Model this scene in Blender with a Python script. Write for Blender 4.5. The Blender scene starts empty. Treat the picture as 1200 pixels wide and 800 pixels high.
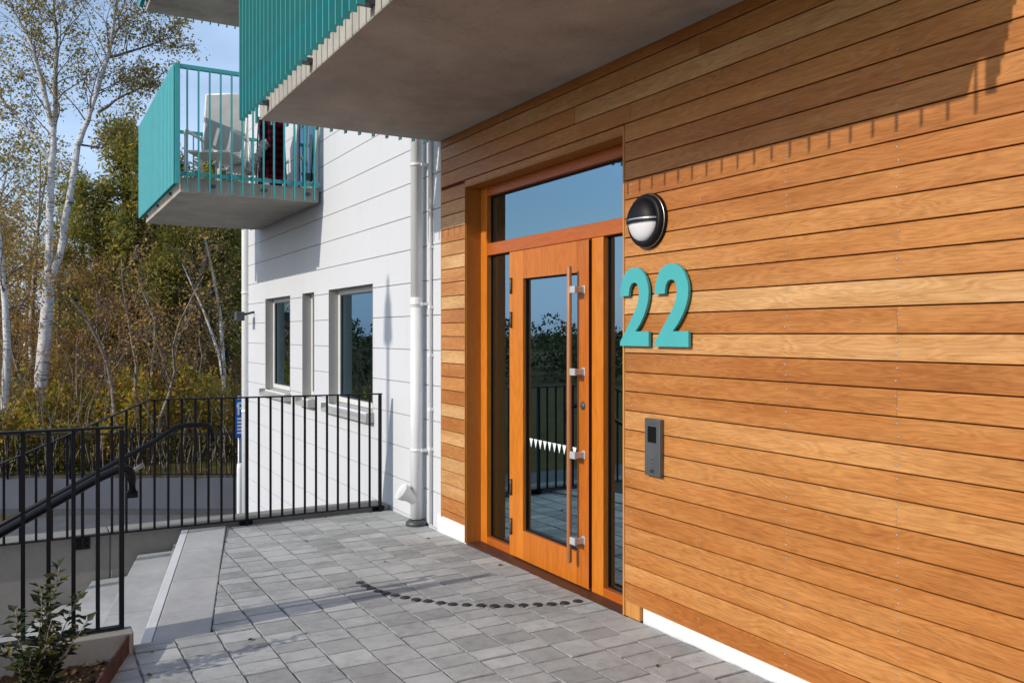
import bpy, bmesh, math, random
from mathutils import Vector, Matrix, noise
R = math.radians
SC = bpy.context.scene
COL = SC.collection
random.seed(7)

# ------------------------------------------------------------------ helpers
class MB:
    """collects simple shapes into ONE mesh"""
    def __init__(s):
        s.v = []; s.f = []; s.m = []; s.sm = []
    def face(s, idx, m=0, sm=False):
        s.f.append(idx); s.m.append(m); s.sm.append(sm)
    def add(s, vs, fs, m=0, sm=False):
        b = len(s.v); s.v.extend([tuple(p) for p in vs])
        for f in fs: s.face([b+i for i in f], m, sm)
    def box(s, x0, x1, y0, y1, z0, z1, m=0):
        if x0 > x1: x0, x1 = x1, x0
        if y0 > y1: y0, y1 = y1, y0
        if z0 > z1: z0, z1 = z1, z0
        s.add([(x0,y0,z0),(x1,y0,z0),(x1,y1,z0),(x0,y1,z0),(x0,y0,z1),(x1,y0,z1),(x1,y1,z1),(x0,y1,z1)],
              [(0,3,2,1),(4,5,6,7),(0,1,5,4),(1,2,6,5),(2,3,7,6),(3,0,4,7)], m)
    def quad(s, a, b, c, d, m=0): s.add([a,b,c,d], [(0,1,2,3)], m)
    def prism(s, poly, z0, z1, m=0):
        """poly counter-clockwise in xy; z0, z1 numbers or functions of y"""
        n = len(poly)
        g = lambda z, y: z(y) if callable(z) else z
        vs = [(x,y,g(z0,y)) for x,y in poly] + [(x,y,g(z1,y)) for x,y in poly]
        fs = [tuple(range(n-1,-1,-1)), tuple(range(n,2*n))] + [(i,(i+1)%n,n+(i+1)%n,n+i) for i in range(n)]
        s.add(vs, fs, m)
    def tube(s, pts, r, n=8, m=0, sm=True, cap=True):
        pts = [Vector(p) for p in pts]
        k = len(pts); rs = list(r) if hasattr(r,'__len__') else [r]*k
        ref = Vector((0,0,1)) if abs((pts[-1]-pts[0]).normalized().z) < .9 else Vector((1,0,0))
        b = len(s.v)
        for i,p in enumerate(pts):
            t = (pts[min(i+1,k-1)]-pts[max(i-1,0)])
            if t.length < 1e-9: t = Vector((0,0,1))
            t.normalize()
            u = t.cross(ref)
            if u.length < 1e-6: u = t.cross(Vector((0,1,0)))
            u.normalize(); w = t.cross(u)
            for j in range(n):
                a = 2*math.pi*j/n
                q = p + (u*math.cos(a)+w*math.sin(a))*rs[i]
                s.v.append(tuple(q))
        for i in range(k-1):
            for j in range(n):
                j2 = (j+1)%n
                s.face([b+i*n+j, b+i*n+j2, b+(i+1)*n+j2, b+(i+1)*n+j], m, sm)
        if cap:
            s.face([b+j for j in range(n-1,-1,-1)], m); s.face([b+(k-1)*n+j for j in range(n)], m)
    def lathe(s, prof, c, ax, n=32, m=0, sm=True, a0=0, a1=2*math.pi):
        """prof: (radius, height along ax) pairs; ax = axis vector, angles measured from 'up'"""
        ax = Vector(ax).normalized(); up = Vector((0,0,1)) if abs(ax.z)<.9 else Vector((1,0,0))
        u = up; w = ax.cross(u); c = Vector(c); b = len(s.v); full = abs(a1-a0-2*math.pi)<1e-6
        k = n if full else n+1
        for r,h in prof:
            for j in range(k):
                a = a0+(a1-a0)*j/n
                s.v.append(tuple(c+ax*h+(u*math.cos(a)+w*math.sin(a))*r))
        for i in range(len(prof)-1):
            for j in range(n):
                j2 = (j+1)%k if full else j+1
                s.face([b+i*k+j, b+i*k+j2, b+(i+1)*k+j2, b+(i+1)*k+j], m, sm)
    def build(s, name, mats, parent=None, bevel=0, seg=2, fix=False):
        me = bpy.data.meshes.new(name)
        me.from_pydata(s.v, [], s.f)
        if not isinstance(mats,(list,tuple)): mats = [mats]
        for m in mats: me.materials.append(m)
        me.polygons.foreach_set('material_index', s.m)
        me.polygons.foreach_set('use_smooth', s.sm)
        me.update()
        if fix:
            bm = bmesh.new(); bm.from_mesh(me); bmesh.ops.recalc_face_normals(bm, faces=bm.faces); bm.to_mesh(me); bm.free()
        o = bpy.data.objects.new(name, me); COL.objects.link(o)
        if parent is not None:
            o.parent = parent
            if parent.type == 'EMPTY': o.location = -parent.location
        if bevel:
            b = o.modifiers.new('bevel','BEVEL'); b.width = bevel; b.segments = seg; b.limit_method='ANGLE'; b.angle_limit=R(40); b.harden_normals=False
        return o

def tag(o, label=None, cat=None, group=None, kind=None):
    if label: o['label'] = label
    if cat: o['category'] = cat
    if group: o['group'] = group
    if kind: o['kind'] = kind
    return o
def thing(name, label, cat, loc=(0,0,0), group=None):
    o = bpy.data.objects.new(name, None); COL.objects.link(o); o.location = loc
    o.empty_display_size = .1
    return tag(o, label, cat, group)
def copy_to(o, parent, loc=None):
    c = o.copy(); COL.objects.link(c); c.parent = parent
    if loc is not None: c.location = loc
    return c
def dup(root, loc, rz=0, sc=1, label=None, group=None):
    r = root.copy(); COL.objects.link(r); r.location = loc; r.rotation_euler = (0,0,rz); r.scale = (sc,sc,sc)
    if label: r['label'] = label
    if group: r['group'] = group
    for ch in list(root.children):
        c = ch.copy(); COL.objects.link(c); c.parent = r
        for g in list(ch.children):
            d = g.copy(); COL.objects.link(d); d.parent = c
    return r

# ------------------------------------------------------------------ materials
class NT:
    def __init__(s, name):
        s.mat = bpy.data.materials.new(name); s.mat.use_nodes = True
        s.t = s.mat.node_tree; s.b = s.t.nodes['Principled BSDF']; s.out = s.t.nodes['Material Output']
    def n(s, ty, **kw):
        o = s.t.nodes.new(ty)
        for k,v in kw.items():
            if k in o.inputs.keys(): o.inputs[k].default_value = v
            else: setattr(o, k, v)
        return o
    def l(s, a, b): s.t.links.new(a, b)
    def math(s, op, a, b=None, c=None):
        o = s.n('ShaderNodeMath', operation=op)
        for i,x in enumerate((a,b,c)):
            if x is None: continue
            if isinstance(x,(int,float)): o.inputs[i].default_value = x
            else: s.l(x, o.inputs[i])
        return o.outputs[0]
    def ramp(s, fac, stops):
        o = s.n('ShaderNodeValToRGB'); e = o.color_ramp.elements
        while len(e) < len(stops): e.new(.5)
        for el,(p,c) in zip(e, stops): el.position = p; el.color = (*c,1)
        s.l(fac, o.inputs[0]); return o.outputs[0]
    def mix(s, fac, a, b, blend='MIX'):
        o = s.n('ShaderNodeMix', data_type='RGBA', blend_type=blend)
        for i,x in ((0,fac),(6,a),(7,b)):
            if isinstance(x,(int,float)): o.inputs[i].default_value = x
            elif isinstance(x,tuple): o.inputs[i].default_value = (*x,1)
            else: s.l(x, o.inputs[i])
        return o.outputs[2]
    def coord(s): return s.n('ShaderNodeTexCoord').outputs['Object']
    def island(s): return s.n('ShaderNodeNewGeometry').outputs['Random Per Island']
    def noise(s, vec, scale, detail=3, rough=.5, dist=0):
        o = s.n('ShaderNodeTexNoise'); o.inputs['Scale'].default_value = scale; o.inputs['Detail'].default_value = detail
        o.inputs['Roughness'].default_value = rough; o.inputs['Distortion'].default_value = dist
        if vec is not None: s.l(vec, o.inputs['Vector'])
        return o.outputs['Fac']
    def mapping(s, vec, scale=(1,1,1), loc=None):
        o = s.n('ShaderNodeMapping'); o.inputs['Scale'].default_value = scale; s.l(vec, o.inputs['Vector'])
        if loc is not None: s.l(loc, o.inputs['Location'])
        return o.outputs[0]
    def comb(s, x, y, z):
        o = s.n('ShaderNodeCombineXYZ')
        for i,v in enumerate((x,y,z)):
            if isinstance(v,(int,float)): o.inputs[i].default_value = v
            else: s.l(v, o.inputs[i])
        return o.outputs[0]
    def bump(s, h, strength=.3, dist=.01):
        o = s.n('ShaderNodeBump'); o.inputs['Strength'].default_value = strength; o.inputs['Distance'].default_value = dist
        s.l(h, o.inputs['Height']); s.l(o.outputs[0], s.b.inputs['Normal'])
    def set(s, col=None, rough=None, metal=None, spec=None):
        if col is not None:
            if isinstance(col, tuple): s.b.inputs['Base Color'].default_value = (*col,1)
            else: s.l(col, s.b.inputs['Base Color'])
        if rough is not None:
            if isinstance(rough,(int,float)): s.b.inputs['Roughness'].default_value = rough
            else: s.l(rough, s.b.inputs['Roughness'])
        if metal is not None: s.b.inputs['Metallic'].default_value = metal
        if spec is not None: s.b.inputs['Specular IOR Level'].default_value = spec
        return s.mat

def plain(name, col, rough=.5, metal=0, spec=.5, var=.06, scale=6):
    t = NT(name); nz = t.noise(t.coord(), scale, 4)
    lo = tuple(c*(1-var*2) for c in col); hi = tuple(min(1,c*(1+var)) for c in col)
    return t.set(t.ramp(nz, [(.3,lo),(.7,hi)]), rough, metal, spec)

def wood(name, stops, vertical=False, fleck=0, grain=.5, rough=.45, isl=True, spec=.35, coat=0):
    t = NT(name); co = t.coord(); rnd = t.island() if isl else None
    if rnd is not None:
        off = t.comb(t.math('MULTIPLY', rnd, 37.), t.math('MULTIPLY', rnd, 91.), t.math('MULTIPLY', rnd, 53.))
    else: off = None
    s1 = (3,3,.35) if vertical else (3,.35,3)
    warp = t.noise(t.mapping(co, (4,4,.9) if vertical else (4,.9,7), off), 1.0, 3, .55)
    ringv = t.math('MULTIPLY', warp, 22.0 if fleck else 13.0)
    ring = t.math('FRACT', ringv)
    ring = t.math('ABSOLUTE', t.math('SUBTRACT', ring, .5))
    ring = t.math('MULTIPLY', ring, 2.0)
    fine = t.noise(t.mapping(co, (160,160,3.5) if vertical else (160,3.5,160), off), 1.0, 4, .6)
    mid = t.noise(t.mapping(co, (16,16,.9) if vertical else (16,.9,16), off), 1.0, 3, .6)
    blotch = t.noise(t.mapping(co, (2,2,1.5) if vertical else (2,1.5,6), off), 1.0, 4, .6)
    base = t.ramp(rnd if rnd is not None else mid, stops)
    dark = t.mix(1.0, base, (.60,.52,.44), 'MULTIPLY')
    lite = t.mix(1.0, base, (1.20,1.24,1.32), 'MULTIPLY')
    k = t.math('ADD', t.math('MULTIPLY', ring, .42*grain), t.math('ADD', t.math('MULTIPLY', fine, .62), t.math('MULTIPLY', mid, .5)))
    k = t.math('SUBTRACT', k, .12)
    col = t.mix(k, dark, lite)
    col = t.mix(t.math('MULTIPLY', t.math('SUBTRACT', blotch, .35), .9), col, t.mix(1.0, col, (1.12,.94,.78), 'MULTIPLY'))
    if fleck:                     # short dark pores and slow shifts of tone along each board
        fl = t.noise(t.mapping(co, (60,14,150), off), 1.0, 3, .6)
        col = t.mix(t.ramp(fl, [(.50,(0,0,0)),(.68,(.55,.55,.55))]), col, t.mix(1.0, col, (.66,.58,.5), 'MULTIPLY'))
        tone = t.noise(t.mapping(co, (1,1.1,7), off), 1.0, 4, .62)
        col = t.mix(t.ramp(tone, [(.38,(0,0,0)),(.68,(.95,.95,.95))]), col, t.mix(1.0, col, (.78,.66,.50), 'MULTIPLY'))
        lt = t.noise(t.mapping(co, (1,.5,9), off), 1.3, 3, .5)
        col = t.mix(t.ramp(lt, [(.52,(0,0,0)),(.72,(.5,.5,.5))]), col, t.mix(1.0, col, (1.12,1.25,1.55), 'MULTIPLY'))
    t.bump(t.math('ADD', fine, t.math('MULTIPLY', ring, .3)), .18, .004)
    t.set(col, t.math('ADD', t.math('MULTIPLY', fine, .25), rough-.12), 0, spec)
    if coat: t.b.inputs['Coat Weight'].default_value = coat; t.b.inputs['Coat Roughness'].default_value = .15
    return t.mat

M = {}
M['clad'] = wood('larch_cladding', [(0,(.41,.160,.038)),(.2,(.50,.215,.056)),(.42,(.53,.242,.070)),(.58,(.44,.172,.040)),(.74,(.53,.250,.075)),(.86,(.60,.350,.145)),(.94,(.62,.385,.170)),(1,(.47,.190,.046))], grain=.8, fleck=1)
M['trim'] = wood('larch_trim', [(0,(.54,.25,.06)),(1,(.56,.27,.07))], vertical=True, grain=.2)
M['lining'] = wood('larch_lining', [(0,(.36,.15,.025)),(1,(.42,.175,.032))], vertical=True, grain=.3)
M['door'] = wood('oiled_door_wood', [(0,(.52,.155,.011)),(.35,(.60,.190,.015)),(.7,(.47,.128,.009)),(1,(.56,.17,.013))], vertical=True, grain=.55, rough=.38, coat=.15)
M['door_h'] = wood('oiled_rail_wood', [(0,(.42,.10,.010)),(1,(.50,.135,.013))], grain=.5, rough=.38, coat=.15)
M['sillwood'] = wood('threshold_wood', [(0,(.075,.032,.018)),(1,(.09,.04,.022))], grain=.3, rough=.5)
M['bar'] = wood('handle_wood', [(0,(.42,.19,.075)),(1,(.42,.19,.075))], vertical=True, grain=.2, rough=.4, isl=False)
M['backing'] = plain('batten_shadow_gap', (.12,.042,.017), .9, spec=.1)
def whitewall():
    t = NT('white_cladding_paint'); co = t.coord()
    n1 = t.noise(co, 1.1, 4, .6); run = t.noise(t.mapping(co, (1,9,.35)), 1.6, 4, .65); sp = t.noise(co, 90, 3, .7)
    col = t.ramp(n1, [(.3,(.575,.585,.605)),(.7,(.605,.612,.63))])
    col = t.mix(t.ramp(run, [(.55,(0,0,0)),(.80,(.22,.22,.22))]), col, (.44,.43,.40))
    t.bump(sp, .12, .002)
    return t.set(col, .55, 0, .25)
M['white'] = whitewall()
M['groove'] = plain('cladding_joint', (.42,.42,.43), .8)
M['plinth'] = plain('white_plinth_render', (.74,.74,.73), .8, spec=.2, var=.04, scale=14)
M['whitemetal'] = plain('white_coated_metal', (.74,.76,.76), .35, var=.02)
M['reveal'] = plain('grey_window_sheet', (.40,.395,.37), .45, var=.03)
M['winframe'] = plain('white_window_frame', (.66,.66,.64), .4, var=.02)
M['sillmetal'] = plain('grey_sill_sheet', (.38,.385,.37), .4, var=.03)
M['darkgrey'] = plain('dark_grey_metal', (.055,.06,.065), .45)
M['steel'] = plain('brushed_steel', (.52,.50,.47), .3, metal=1.0)
M['bronze'] = plain('bronze_hinge_metal', (.12,.07,.04), .45, metal=.5)
M['bracketsteel'] = plain('satin_bracket_metal', (.56,.56,.55), .42, metal=.35)
M['panelsteel'] = plain('grey_intercom_metal', (.13,.135,.14), .42, metal=.5)
M['black'] = plain('black_powder_coat', (.007,.007,.009), .45, spec=.22, var=.1)
M['blackgloss'] = plain('black_lamp_plastic', (.008,.008,.010), .5, spec=.22)
M['screen'] = plain('dark_screen', (.008,.009,.010), .08)
M['teal'] = plain('teal_powder_coat', (.042,.355,.36), .42, var=.04)
M['tealsign'] = plain('turquoise_sign_paint', (.070,.385,.395), .5, spec=.25, var=.02)
M['opal'] = plain('opal_lamp_glass', (.72,.72,.74), .2, var=.01)
M['hallwall'] = plain('hall_wall_paint', (.30,.25,.19), .8)
M['dot'] = plain('black_stud_rubber', (.018,.018,.02), .6)
M['sticker'] = plain('white_sticker', (.75,.80,.80), .5)
M['blue'] = plain('sign_blue', (.012,.13,.48), .4, var=.02)
M['signwhite'] = plain('sign_white', (.8,.8,.8), .4, var=.01)
M['galv'] = plain('galvanised_steel', (.36,.37,.38), .45, metal=.6)
M['corten'] = plain('rusty_corten_steel', (.075,.022,.011), .85, var=.35, scale=18)
M['chairwhite'] = plain('white_chair_plastic', (.82,.82,.79), .4, var=.02)
M['mesh'] = plain('grey_chair_weave', (.36,.37,.355), .8)
M['cloth'] = plain('pale_grey_cloth', (.42,.40,.38), .95, spec=.1, var=.1)
M['darkcloth'] = plain('dark_fabric', (.02,.02,.025), .9, spec=.1)
M['redpl'] = plain('red_plastic', (.55,.02,.03), .4)

def concrete(name, a, b, scale=1.0, rough=.85, bump=.15):
    t = NT(name); co = t.coord()
    n1 = t.noise(co, 1.3*scale, 5, .62, .6); n2 = t.noise(co, 55*scale, 4, .65); n3 = t.noise(t.mapping(co,(1,1,.3)), 5*scale, 4, .6)
    k = t.math('ADD', t.math('MULTIPLY', n1, .55), t.math('ADD', t.math('MULTIPLY', n2, .2), t.math('MULTIPLY', n3, .25)))
    t.bump(n2, bump, .004)
    return t.set(t.ramp(k, [(.34,a),(.64,b)]), rough, 0, .25)
M['concrete'] = concrete('cast_concrete', (.20,.185,.165), (.31,.295,.265))
M['soffit'] = concrete('balcony_concrete', (.27,.25,.22), (.50,.465,.415), .8)
M['steps'] = concrete('light_step_concrete', (.30,.298,.29), (.45,.445,.43), 1.6)
M['nosing'] = concrete('pale_nosing_concrete', (.54,.54,.54), (.66,.66,.65), 2)
M['wallgrey'] = concrete('blue_grey_wall_concrete', (.075,.082,.10), (.105,.112,.135), .6)
M['asphalt'] = concrete('asphalt', (.075,.075,.078), (.12,.12,.122), 2.5, .9, .3)
M['sand'] = concrete('joint_sand', (.045,.044,.040), (.22,.21,.19), 5, .95, .3)

def paver():
    t = NT('tumbled_pavers'); co = t.coord(); r = t.island()
    n1 = t.noise(co, 2.6, 5, .6, .4); n2 = t.noise(co, 120, 3, .7); n3 = t.noise(co, 14, 4, .65)
    base = t.ramp(r, [(0,(.285,.292,.282)),(.25,(.345,.352,.342)),(.55,(.375,.382,.37)),(.8,(.405,.412,.40)),(1,(.46,.467,.45))])
    k = t.math('ADD', t.math('MULTIPLY', n1, .4), t.math('ADD', t.math('MULTIPLY', n2, .25), t.math('MULTIPLY', n3, .35)))
    col = t.mix(1.0, base, t.ramp(k, [(.34,(.60,.60,.59)),(.5,(.98,.98,.98)),(.66,(1.2,1.2,1.19))]), 'MULTIPLY')
    stain = t.noise(co, .9, 4, .7, .8)
    col = t.mix(t.ramp(stain,[(.60,(0,0,0)),(.78,(.35,.35,.35))]), col, (.20,.15,.12))
    t.bump(t.math('ADD', n2, t.math('MULTIPLY', n3, .8)), .35, .004)
    return t.set(col, .82, 0, .3)
M['paver'] = paver()
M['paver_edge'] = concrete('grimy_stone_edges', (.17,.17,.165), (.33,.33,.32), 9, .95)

def soil():
    t = NT('planter_soil'); co = t.coord()
    n1 = t.noise(co, 40, 5, .7); n2 = t.noise(co, 7, 4, .6)
    t.bump(n1, .9, .02)
    return t.set(t.ramp(t.math('ADD', t.math('MULTIPLY',n1,.6), t.math('MULTIPLY',n2,.4)), [(.35,(.012,.008,.006)),(.55,(.035,.022,.016)),(.7,(.09,.06,.04))]), .95, 0, .1)
M['soil'] = soil()
def litter():
    t = NT('forest_litter'); co = t.coord()
    n1 = t.noise(co, 3, 6, .7); n2 = t.noise(co, .3, 4, .6)
    return t.set(t.ramp(t.math('ADD', t.math('MULTIPLY',n1,.6), t.math('MULTIPLY',n2,.4)), [(.35,(.035,.03,.012)),(.5,(.08,.065,.02)),(.65,(.13,.09,.03))]), .95, 0, .1)
M['litter'] = litter()

def glass(name, tint, ior=1.9):
    t = NT(name); t.t.nodes.remove(t.b)
    tr = t.n('ShaderNodeBsdfTransparent'); tr.inputs[0].default_value = (*tint,1)
    gl = t.n('ShaderNodeBsdfGlossy'); gl.inputs['Roughness'].default_value = 0.0; gl.inputs['Color'].default_value = (.56,.84,1.0,1)
    fr = t.n('ShaderNodeFresnel'); fr.inputs['IOR'].default_value = ior
    nz = t.noise(t.coord(), 1.1, 1, .4)
    bp = t.n('ShaderNodeBump'); bp.inputs['Strength'].default_value = .03; bp.inputs['Distance'].default_value = .01; t.l(nz, bp.inputs['Height'])
    t.l(bp.outputs[0], gl.inputs['Normal'])
    mx = t.n('ShaderNodeMixShader'); t.l(fr.outputs[0], mx.inputs[0]); t.l(tr.outputs[0], mx.inputs[1]); t.l(gl.outputs[0], mx.inputs[2])
    t.l(mx.outputs[0], t.out.inputs[0]); return t.mat
M['glass'] = glass('door_glass', (.42,.44,.44), 5.4)
M['winglass'] = glass('window_glass', (.36,.39,.39), 3.6)

def plaid():
    t = NT('red_black_plaid'); sp = t.n('ShaderNodeSeparateXYZ'); t.l(t.coord(), sp.inputs[0])
    a = t.math('GREATER_THAN', t.math('FRACT', t.math('MULTIPLY', t.math('ADD', sp.outputs[0], sp.outputs[1]), 11.)), .5)
    b = t.math('GREATER_THAN', t.math('FRACT', t.math('MULTIPLY', sp.outputs[2], 11.)), .5)
    return t.set(t.ramp(t.math('MULTIPLY', t.math('ADD', a, b), .5), [(0,(.20,.008,.018)),(.5,(.07,.004,.010)),(1,(.008,.004,.006))]), .95, 0, .1)
M['plaid'] = plaid()

def leafmat(name, stops, trans=.35):
    t = NT(name); col = t.ramp(t.island(), stops)
    t.set(col, .6, 0, .25)
    tl = t.n('ShaderNodeBsdfTranslucent'); t.l(t.mix(1.0, col, (1.3,1.25,.8), 'MULTIPLY'), tl.inputs[0])
    mx = t.n('ShaderNodeMixShader'); mx.inputs[0].default_value = trans
    t.l(t.b.outputs[0], mx.inputs[1]); t.l(tl.outputs[0], mx.inputs[2]); t.l(mx.outputs[0], t.out.inputs[0])
    return t.mat
M['leaf_birch'] = leafmat('birch_leaves', [(0,(.15,.145,.045)),(.4,(.25,.215,.065)),(.7,(.37,.28,.08)),(1,(.44,.31,.08))], 0.5)
M['leaf_rust'] = leafmat('rusty_leaves', [(0,(.18,.10,.052)),(.4,(.32,.18,.075)),(.75,(.44,.26,.085)),(1,(.46,.35,.10))], 0.5)
M['leaf_pine'] = leafmat('pine_needles', [(0,(.09,.115,.036)),(.5,(.20,.21,.06)),(.85,(.37,.31,.075)),(1,(.48,.35,.09))], 0.5)
M['leaf_under'] = leafmat('undergrowth_leaves', [(0,(.13,.14,.035)),(.35,(.27,.25,.05)),(.65,(.44,.33,.06)),(.85,(.52,.32,.065)),(1,(.44,.20,.06))], 0.5)
M['leaf_shrub'] = leafmat('shrub_leaves', [(0,(.020,.032,.012)),(.6,(.05,.065,.022)),(.85,(.10,.10,.028)),(1,(.16,.13,.03))], .25)
M['leaf_far'] = leafmat('far_tree_leaves', [(0,(.03,.04,.018)),(.6,(.07,.075,.03)),(1,(.15,.12,.045))], .2)
M['drygrass'] = leafmat('dry_grass_blades', [(0,(.06,.03,.015)),(.6,(.14,.085,.035)),(1,(.25,.17,.07))])

def bark(name, a, b, marks=None, sc=9):
    t = NT(name); co = t.coord()
    n = t.noise(t.mapping(co,(1,1,.35)), sc, 4, .65)
    col = t.ramp(n, [(.35,a),(.65,b)])
    if marks is not None:
        m = t.noise(t.mapping(co,(1.2,1.2,5.5)), 3.2, 4, .7)
        col = t.mix(t.ramp(m, [(.55,(0,0,0)),(.63,(1,1,1))]), col, marks)
    t.bump(n, .4, .02)
    return t.set(col, .85, 0, .2)
M['bark_birch'] = bark('birch_bark', (.46,.44,.42), (.68,.66,.63), (.12,.11,.10))
M['bark_twig'] = bark('birch_twig', (.10,.075,.07), (.22,.18,.16))
M['bark_grey'] = bark('grey_brown_bark', (.20,.155,.12), (.36,.29,.235), (.09,.07,.055))
M['bark_pine'] = bark('pine_bark', (.03,.022,.017), (.10,.062,.04))

# ------------------------------------------------------------------ camera, light, sky
cam = bpy.data.cameras.new('camera'); co = bpy.data.objects.new('camera', cam); COL.objects.link(co)
co.location = (0,0,1.578); co.rotation_euler = (R(90),0,R(-29.5))
cam.sensor_width = 36; cam.lens = 30.24; cam.shift_y = -.0075; cam.clip_end = 3000; cam.clip_start = .05
SC.camera = co
SUN = Vector((1,.12,-.497)).normalized()
sl = bpy.data.lights.new('sun','SUN'); so = bpy.data.objects.new('sun', sl); COL.objects.link(so)
so.rotation_euler = SUN.to_track_quat('-Z','Y').to_euler(); so.location = (-30,-5,20)
sl.energy = 3.1; sl.angle = R(.5); sl.color = (1,.93,.83)
w = bpy.data.worlds.new('World'); SC.world = w; w.use_nodes = True
nt = w.node_tree; bg = nt.nodes['Background']
sky = nt.nodes.new('ShaderNodeTexSky'); sky.sky_type = 'NISHITA'; sky.sun_disc = False
sky.sun_elevation = math.asin(-SUN.z); sky.sun_rotation = math.atan2(-SUN.x, -SUN.y) % (2*math.pi)
sky.air_density = 1.0; sky.dust_density = 1.2; sky.ozone_density = 1.6
tc = nt.nodes.new('ShaderNodeTexCoord'); mp = nt.nodes.new('ShaderNodeMapping'); mp.inputs['Scale'].default_value = (1,1,3.2)
nt.links.new(tc.outputs['Generated'], mp.inputs[0])
nz = nt.nodes.new('ShaderNodeTexNoise'); nz.inputs['Scale'].default_value = 2.6; nz.inputs['Detail'].default_value = 6; nz.inputs['Roughness'].default_value = .55
nt.links.new(mp.outputs[0], nz.inputs['Vector'])
rp = nt.nodes.new('ShaderNodeValToRGB'); rp.color_ramp.elements[0].position = .24; rp.color_ramp.elements[0].color = (0,0,0,1)
rp.color_ramp.elements[1].position = .64; rp.color_ramp.elements[1].color = (.8,.8,.8,1)
nt.links.new(nz.outputs['Fac'], rp.inputs[0])
mx = nt.nodes.new('ShaderNodeMix'); mx.data_type = 'RGBA'
nt.links.new(rp.outputs[0], mx.inputs[0]); nt.links.new(sky.outputs[0], mx.inputs[6]); mx.inputs[7].default_value = (3.9,5.1,7.2,1)
nt.links.new(mx.outputs[2], bg.inputs[0]); bg.inputs[1].default_value = .15
SC.view_settings.view_transform = 'Standard'; SC.view_settings.look = 'None'; SC.view_settings.gamma = 1
SC.view_settings.exposure = .14
SC.render.engine = 'CYCLES'
SC.cycles.max_bounces = 8; SC.cycles.transparent_max_bounces = 12; SC.cycles.use_denoising = True
SC.cycles.caustics_reflective = False; SC.cycles.caustics_refractive = False

# ------------------------------------------------------------------ ground levels
XW = 2.932                       # face of the wooden wall
LOW = -2.6                       # level of the yard below the landing
def G(y): return max(-.05, min(.03, .012*(3.7-y)))   # the paving falls gently away from the camera
def terr(x, y):
    h = LOW-.03
    if y > 22.6:
        k = min(1,(y-22.6)/4); h += k*k*(3-2*k)*.85 + max(0,y-27)*.035
    d = math.hypot(x, y)
    if d > 60: h = h*max(0,1-(d-60)/60) + (-1.0)*min(1,(d-60)/60)
    return h + .12*noise.noise(Vector((x*.2,y*.2,3)))*(1 if y > 24 else 0)

mb = MB()
xs = [-900,-400,-200,-120,-80,-60]+[-50+2.5*i for i in range(41)]+[60,80,120,200,400,900]
ys = [-900,-400,-200,-100,-60,-40,-25,-12,0,10,18,22.4]+[23+1.25*i for i in range(40)]+[80,100,130,200,400,900]
for y in ys:
    for x in xs: mb.v.append((x,y,terr(x,y)))
nx = len(xs)
for j in range(len(ys)-1):
    for i in range(nx-1):
        mb.face([j*nx+i, j*nx+i+1, (j+1)*nx+i+1, (j+1)*nx+i], 0, True)
tag(mb.build('ground', M['litter']), kind='structure')
mb = MB(); mb.quad((-45,-25,LOW),(30,-25,LOW),(30,22.3,LOW),(-45,22.3,LOW))
tag(mb.build('road', M['asphalt']), kind='structure')

# landing: sand bed + concrete body, and paving stones on top
def xmin(y):                     # left border of the paving
    if y < 4.74: return .45+(y-4.74)*.31
    return .872+(y-4.80)*.2245
mb = MB()
mb.prism([(-6,-6),(2.94,-6),(2.94,4.70),(-6,4.70)], LOW-.02, lambda y: G(y)-.09)
mb.prism([(.50,4.70),(2.94,4.70),(2.94,7.50),(1.06,7.50)], LOW-.02, lambda y: G(y)-.09)
tag(mb.build('landing', M['concrete']), kind='structure')
mb = MB()
mb.quad((-.9,-6,G(-6)-.014),(2.945,-6,G(-6)-.014),(2.945,1.0,G(1)-.014),(-.9,1.0,G(1)-.014))
prev = None
for y in [1.0,1.8,3,4.0,4.71]:
    a = (xmin(y)+.01 if y < 4.7 else xmin(4.7)+.01, y, G(y)-.014); b = (2.945,y,G(y)-.014)
    if prev: mb.quad(prev[0],prev[1],b,a)
    prev = (a,b)
prev = None
for y in [4.71,5.5,6.5,7.49]:
    a = (.86 if y < 4.8 else xmin(y)-.004, y, G(y)-.014); b = (2.945,y,G(y)-.014)
    if prev: mb.quad(prev[0],prev[1],b,a)
    prev = (a,b)
mb.quad((.42,4.71,G(4.71)-.014),(.86,4.71,G(4.71)-.014),(.86,4.795,G(4.8)-.014),(.45,4.795,G(4.8)-.014))
tag(mb.build('joint_sand', M['sand']), kind='structure')

def clip(poly, a, b, c):          # keep a*x+b*y >= c
    out = []
    for i in range(len(poly)):
        p, q = poly[i], poly[(i+1)%len(poly)]
        dp, dq = a*p[0]+b*p[1]-c, a*q[0]+b*q[1]-c
        if dp >= 0: out.append(p)
        if (dp >= 0) != (dq >= 0):
            t = dp/(dp-dq); out.append((p[0]+(q[0]-p[0])*t, p[1]+(q[1]-p[1])*t))
    return out
def area(p): return .5*sum(p[i][0]*p[(i+1)%len(p)][1]-p[(i+1)%len(p)][0]*p[i][1] for i in range(len(p)))
def inset(poly, d):
    n = len(poly); out = []
    for i in range(n):
        p0, p1, p2 = Vector(poly[i-1]), Vector(poly[i]), Vector(poly[(i+1)%n])
        e1 = (p1-p0); e2 = (p2-p1)
        if e1.length < 1e-6 or e2.length < 1e-6: return None
        e1.normalize(); e2.normalize()
        n1 = Vector((-e1.y,e1.x)); n2 = Vector((-e2.y,e2.x))
        b = n1+n2
        if b.length < .2: return None
        b = b/(b.length_squared/2)
        out.append(tuple(p1+b*d))
    return out if area(out) > 0 else None
rng = random.Random(11)
mb = MB()
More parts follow.
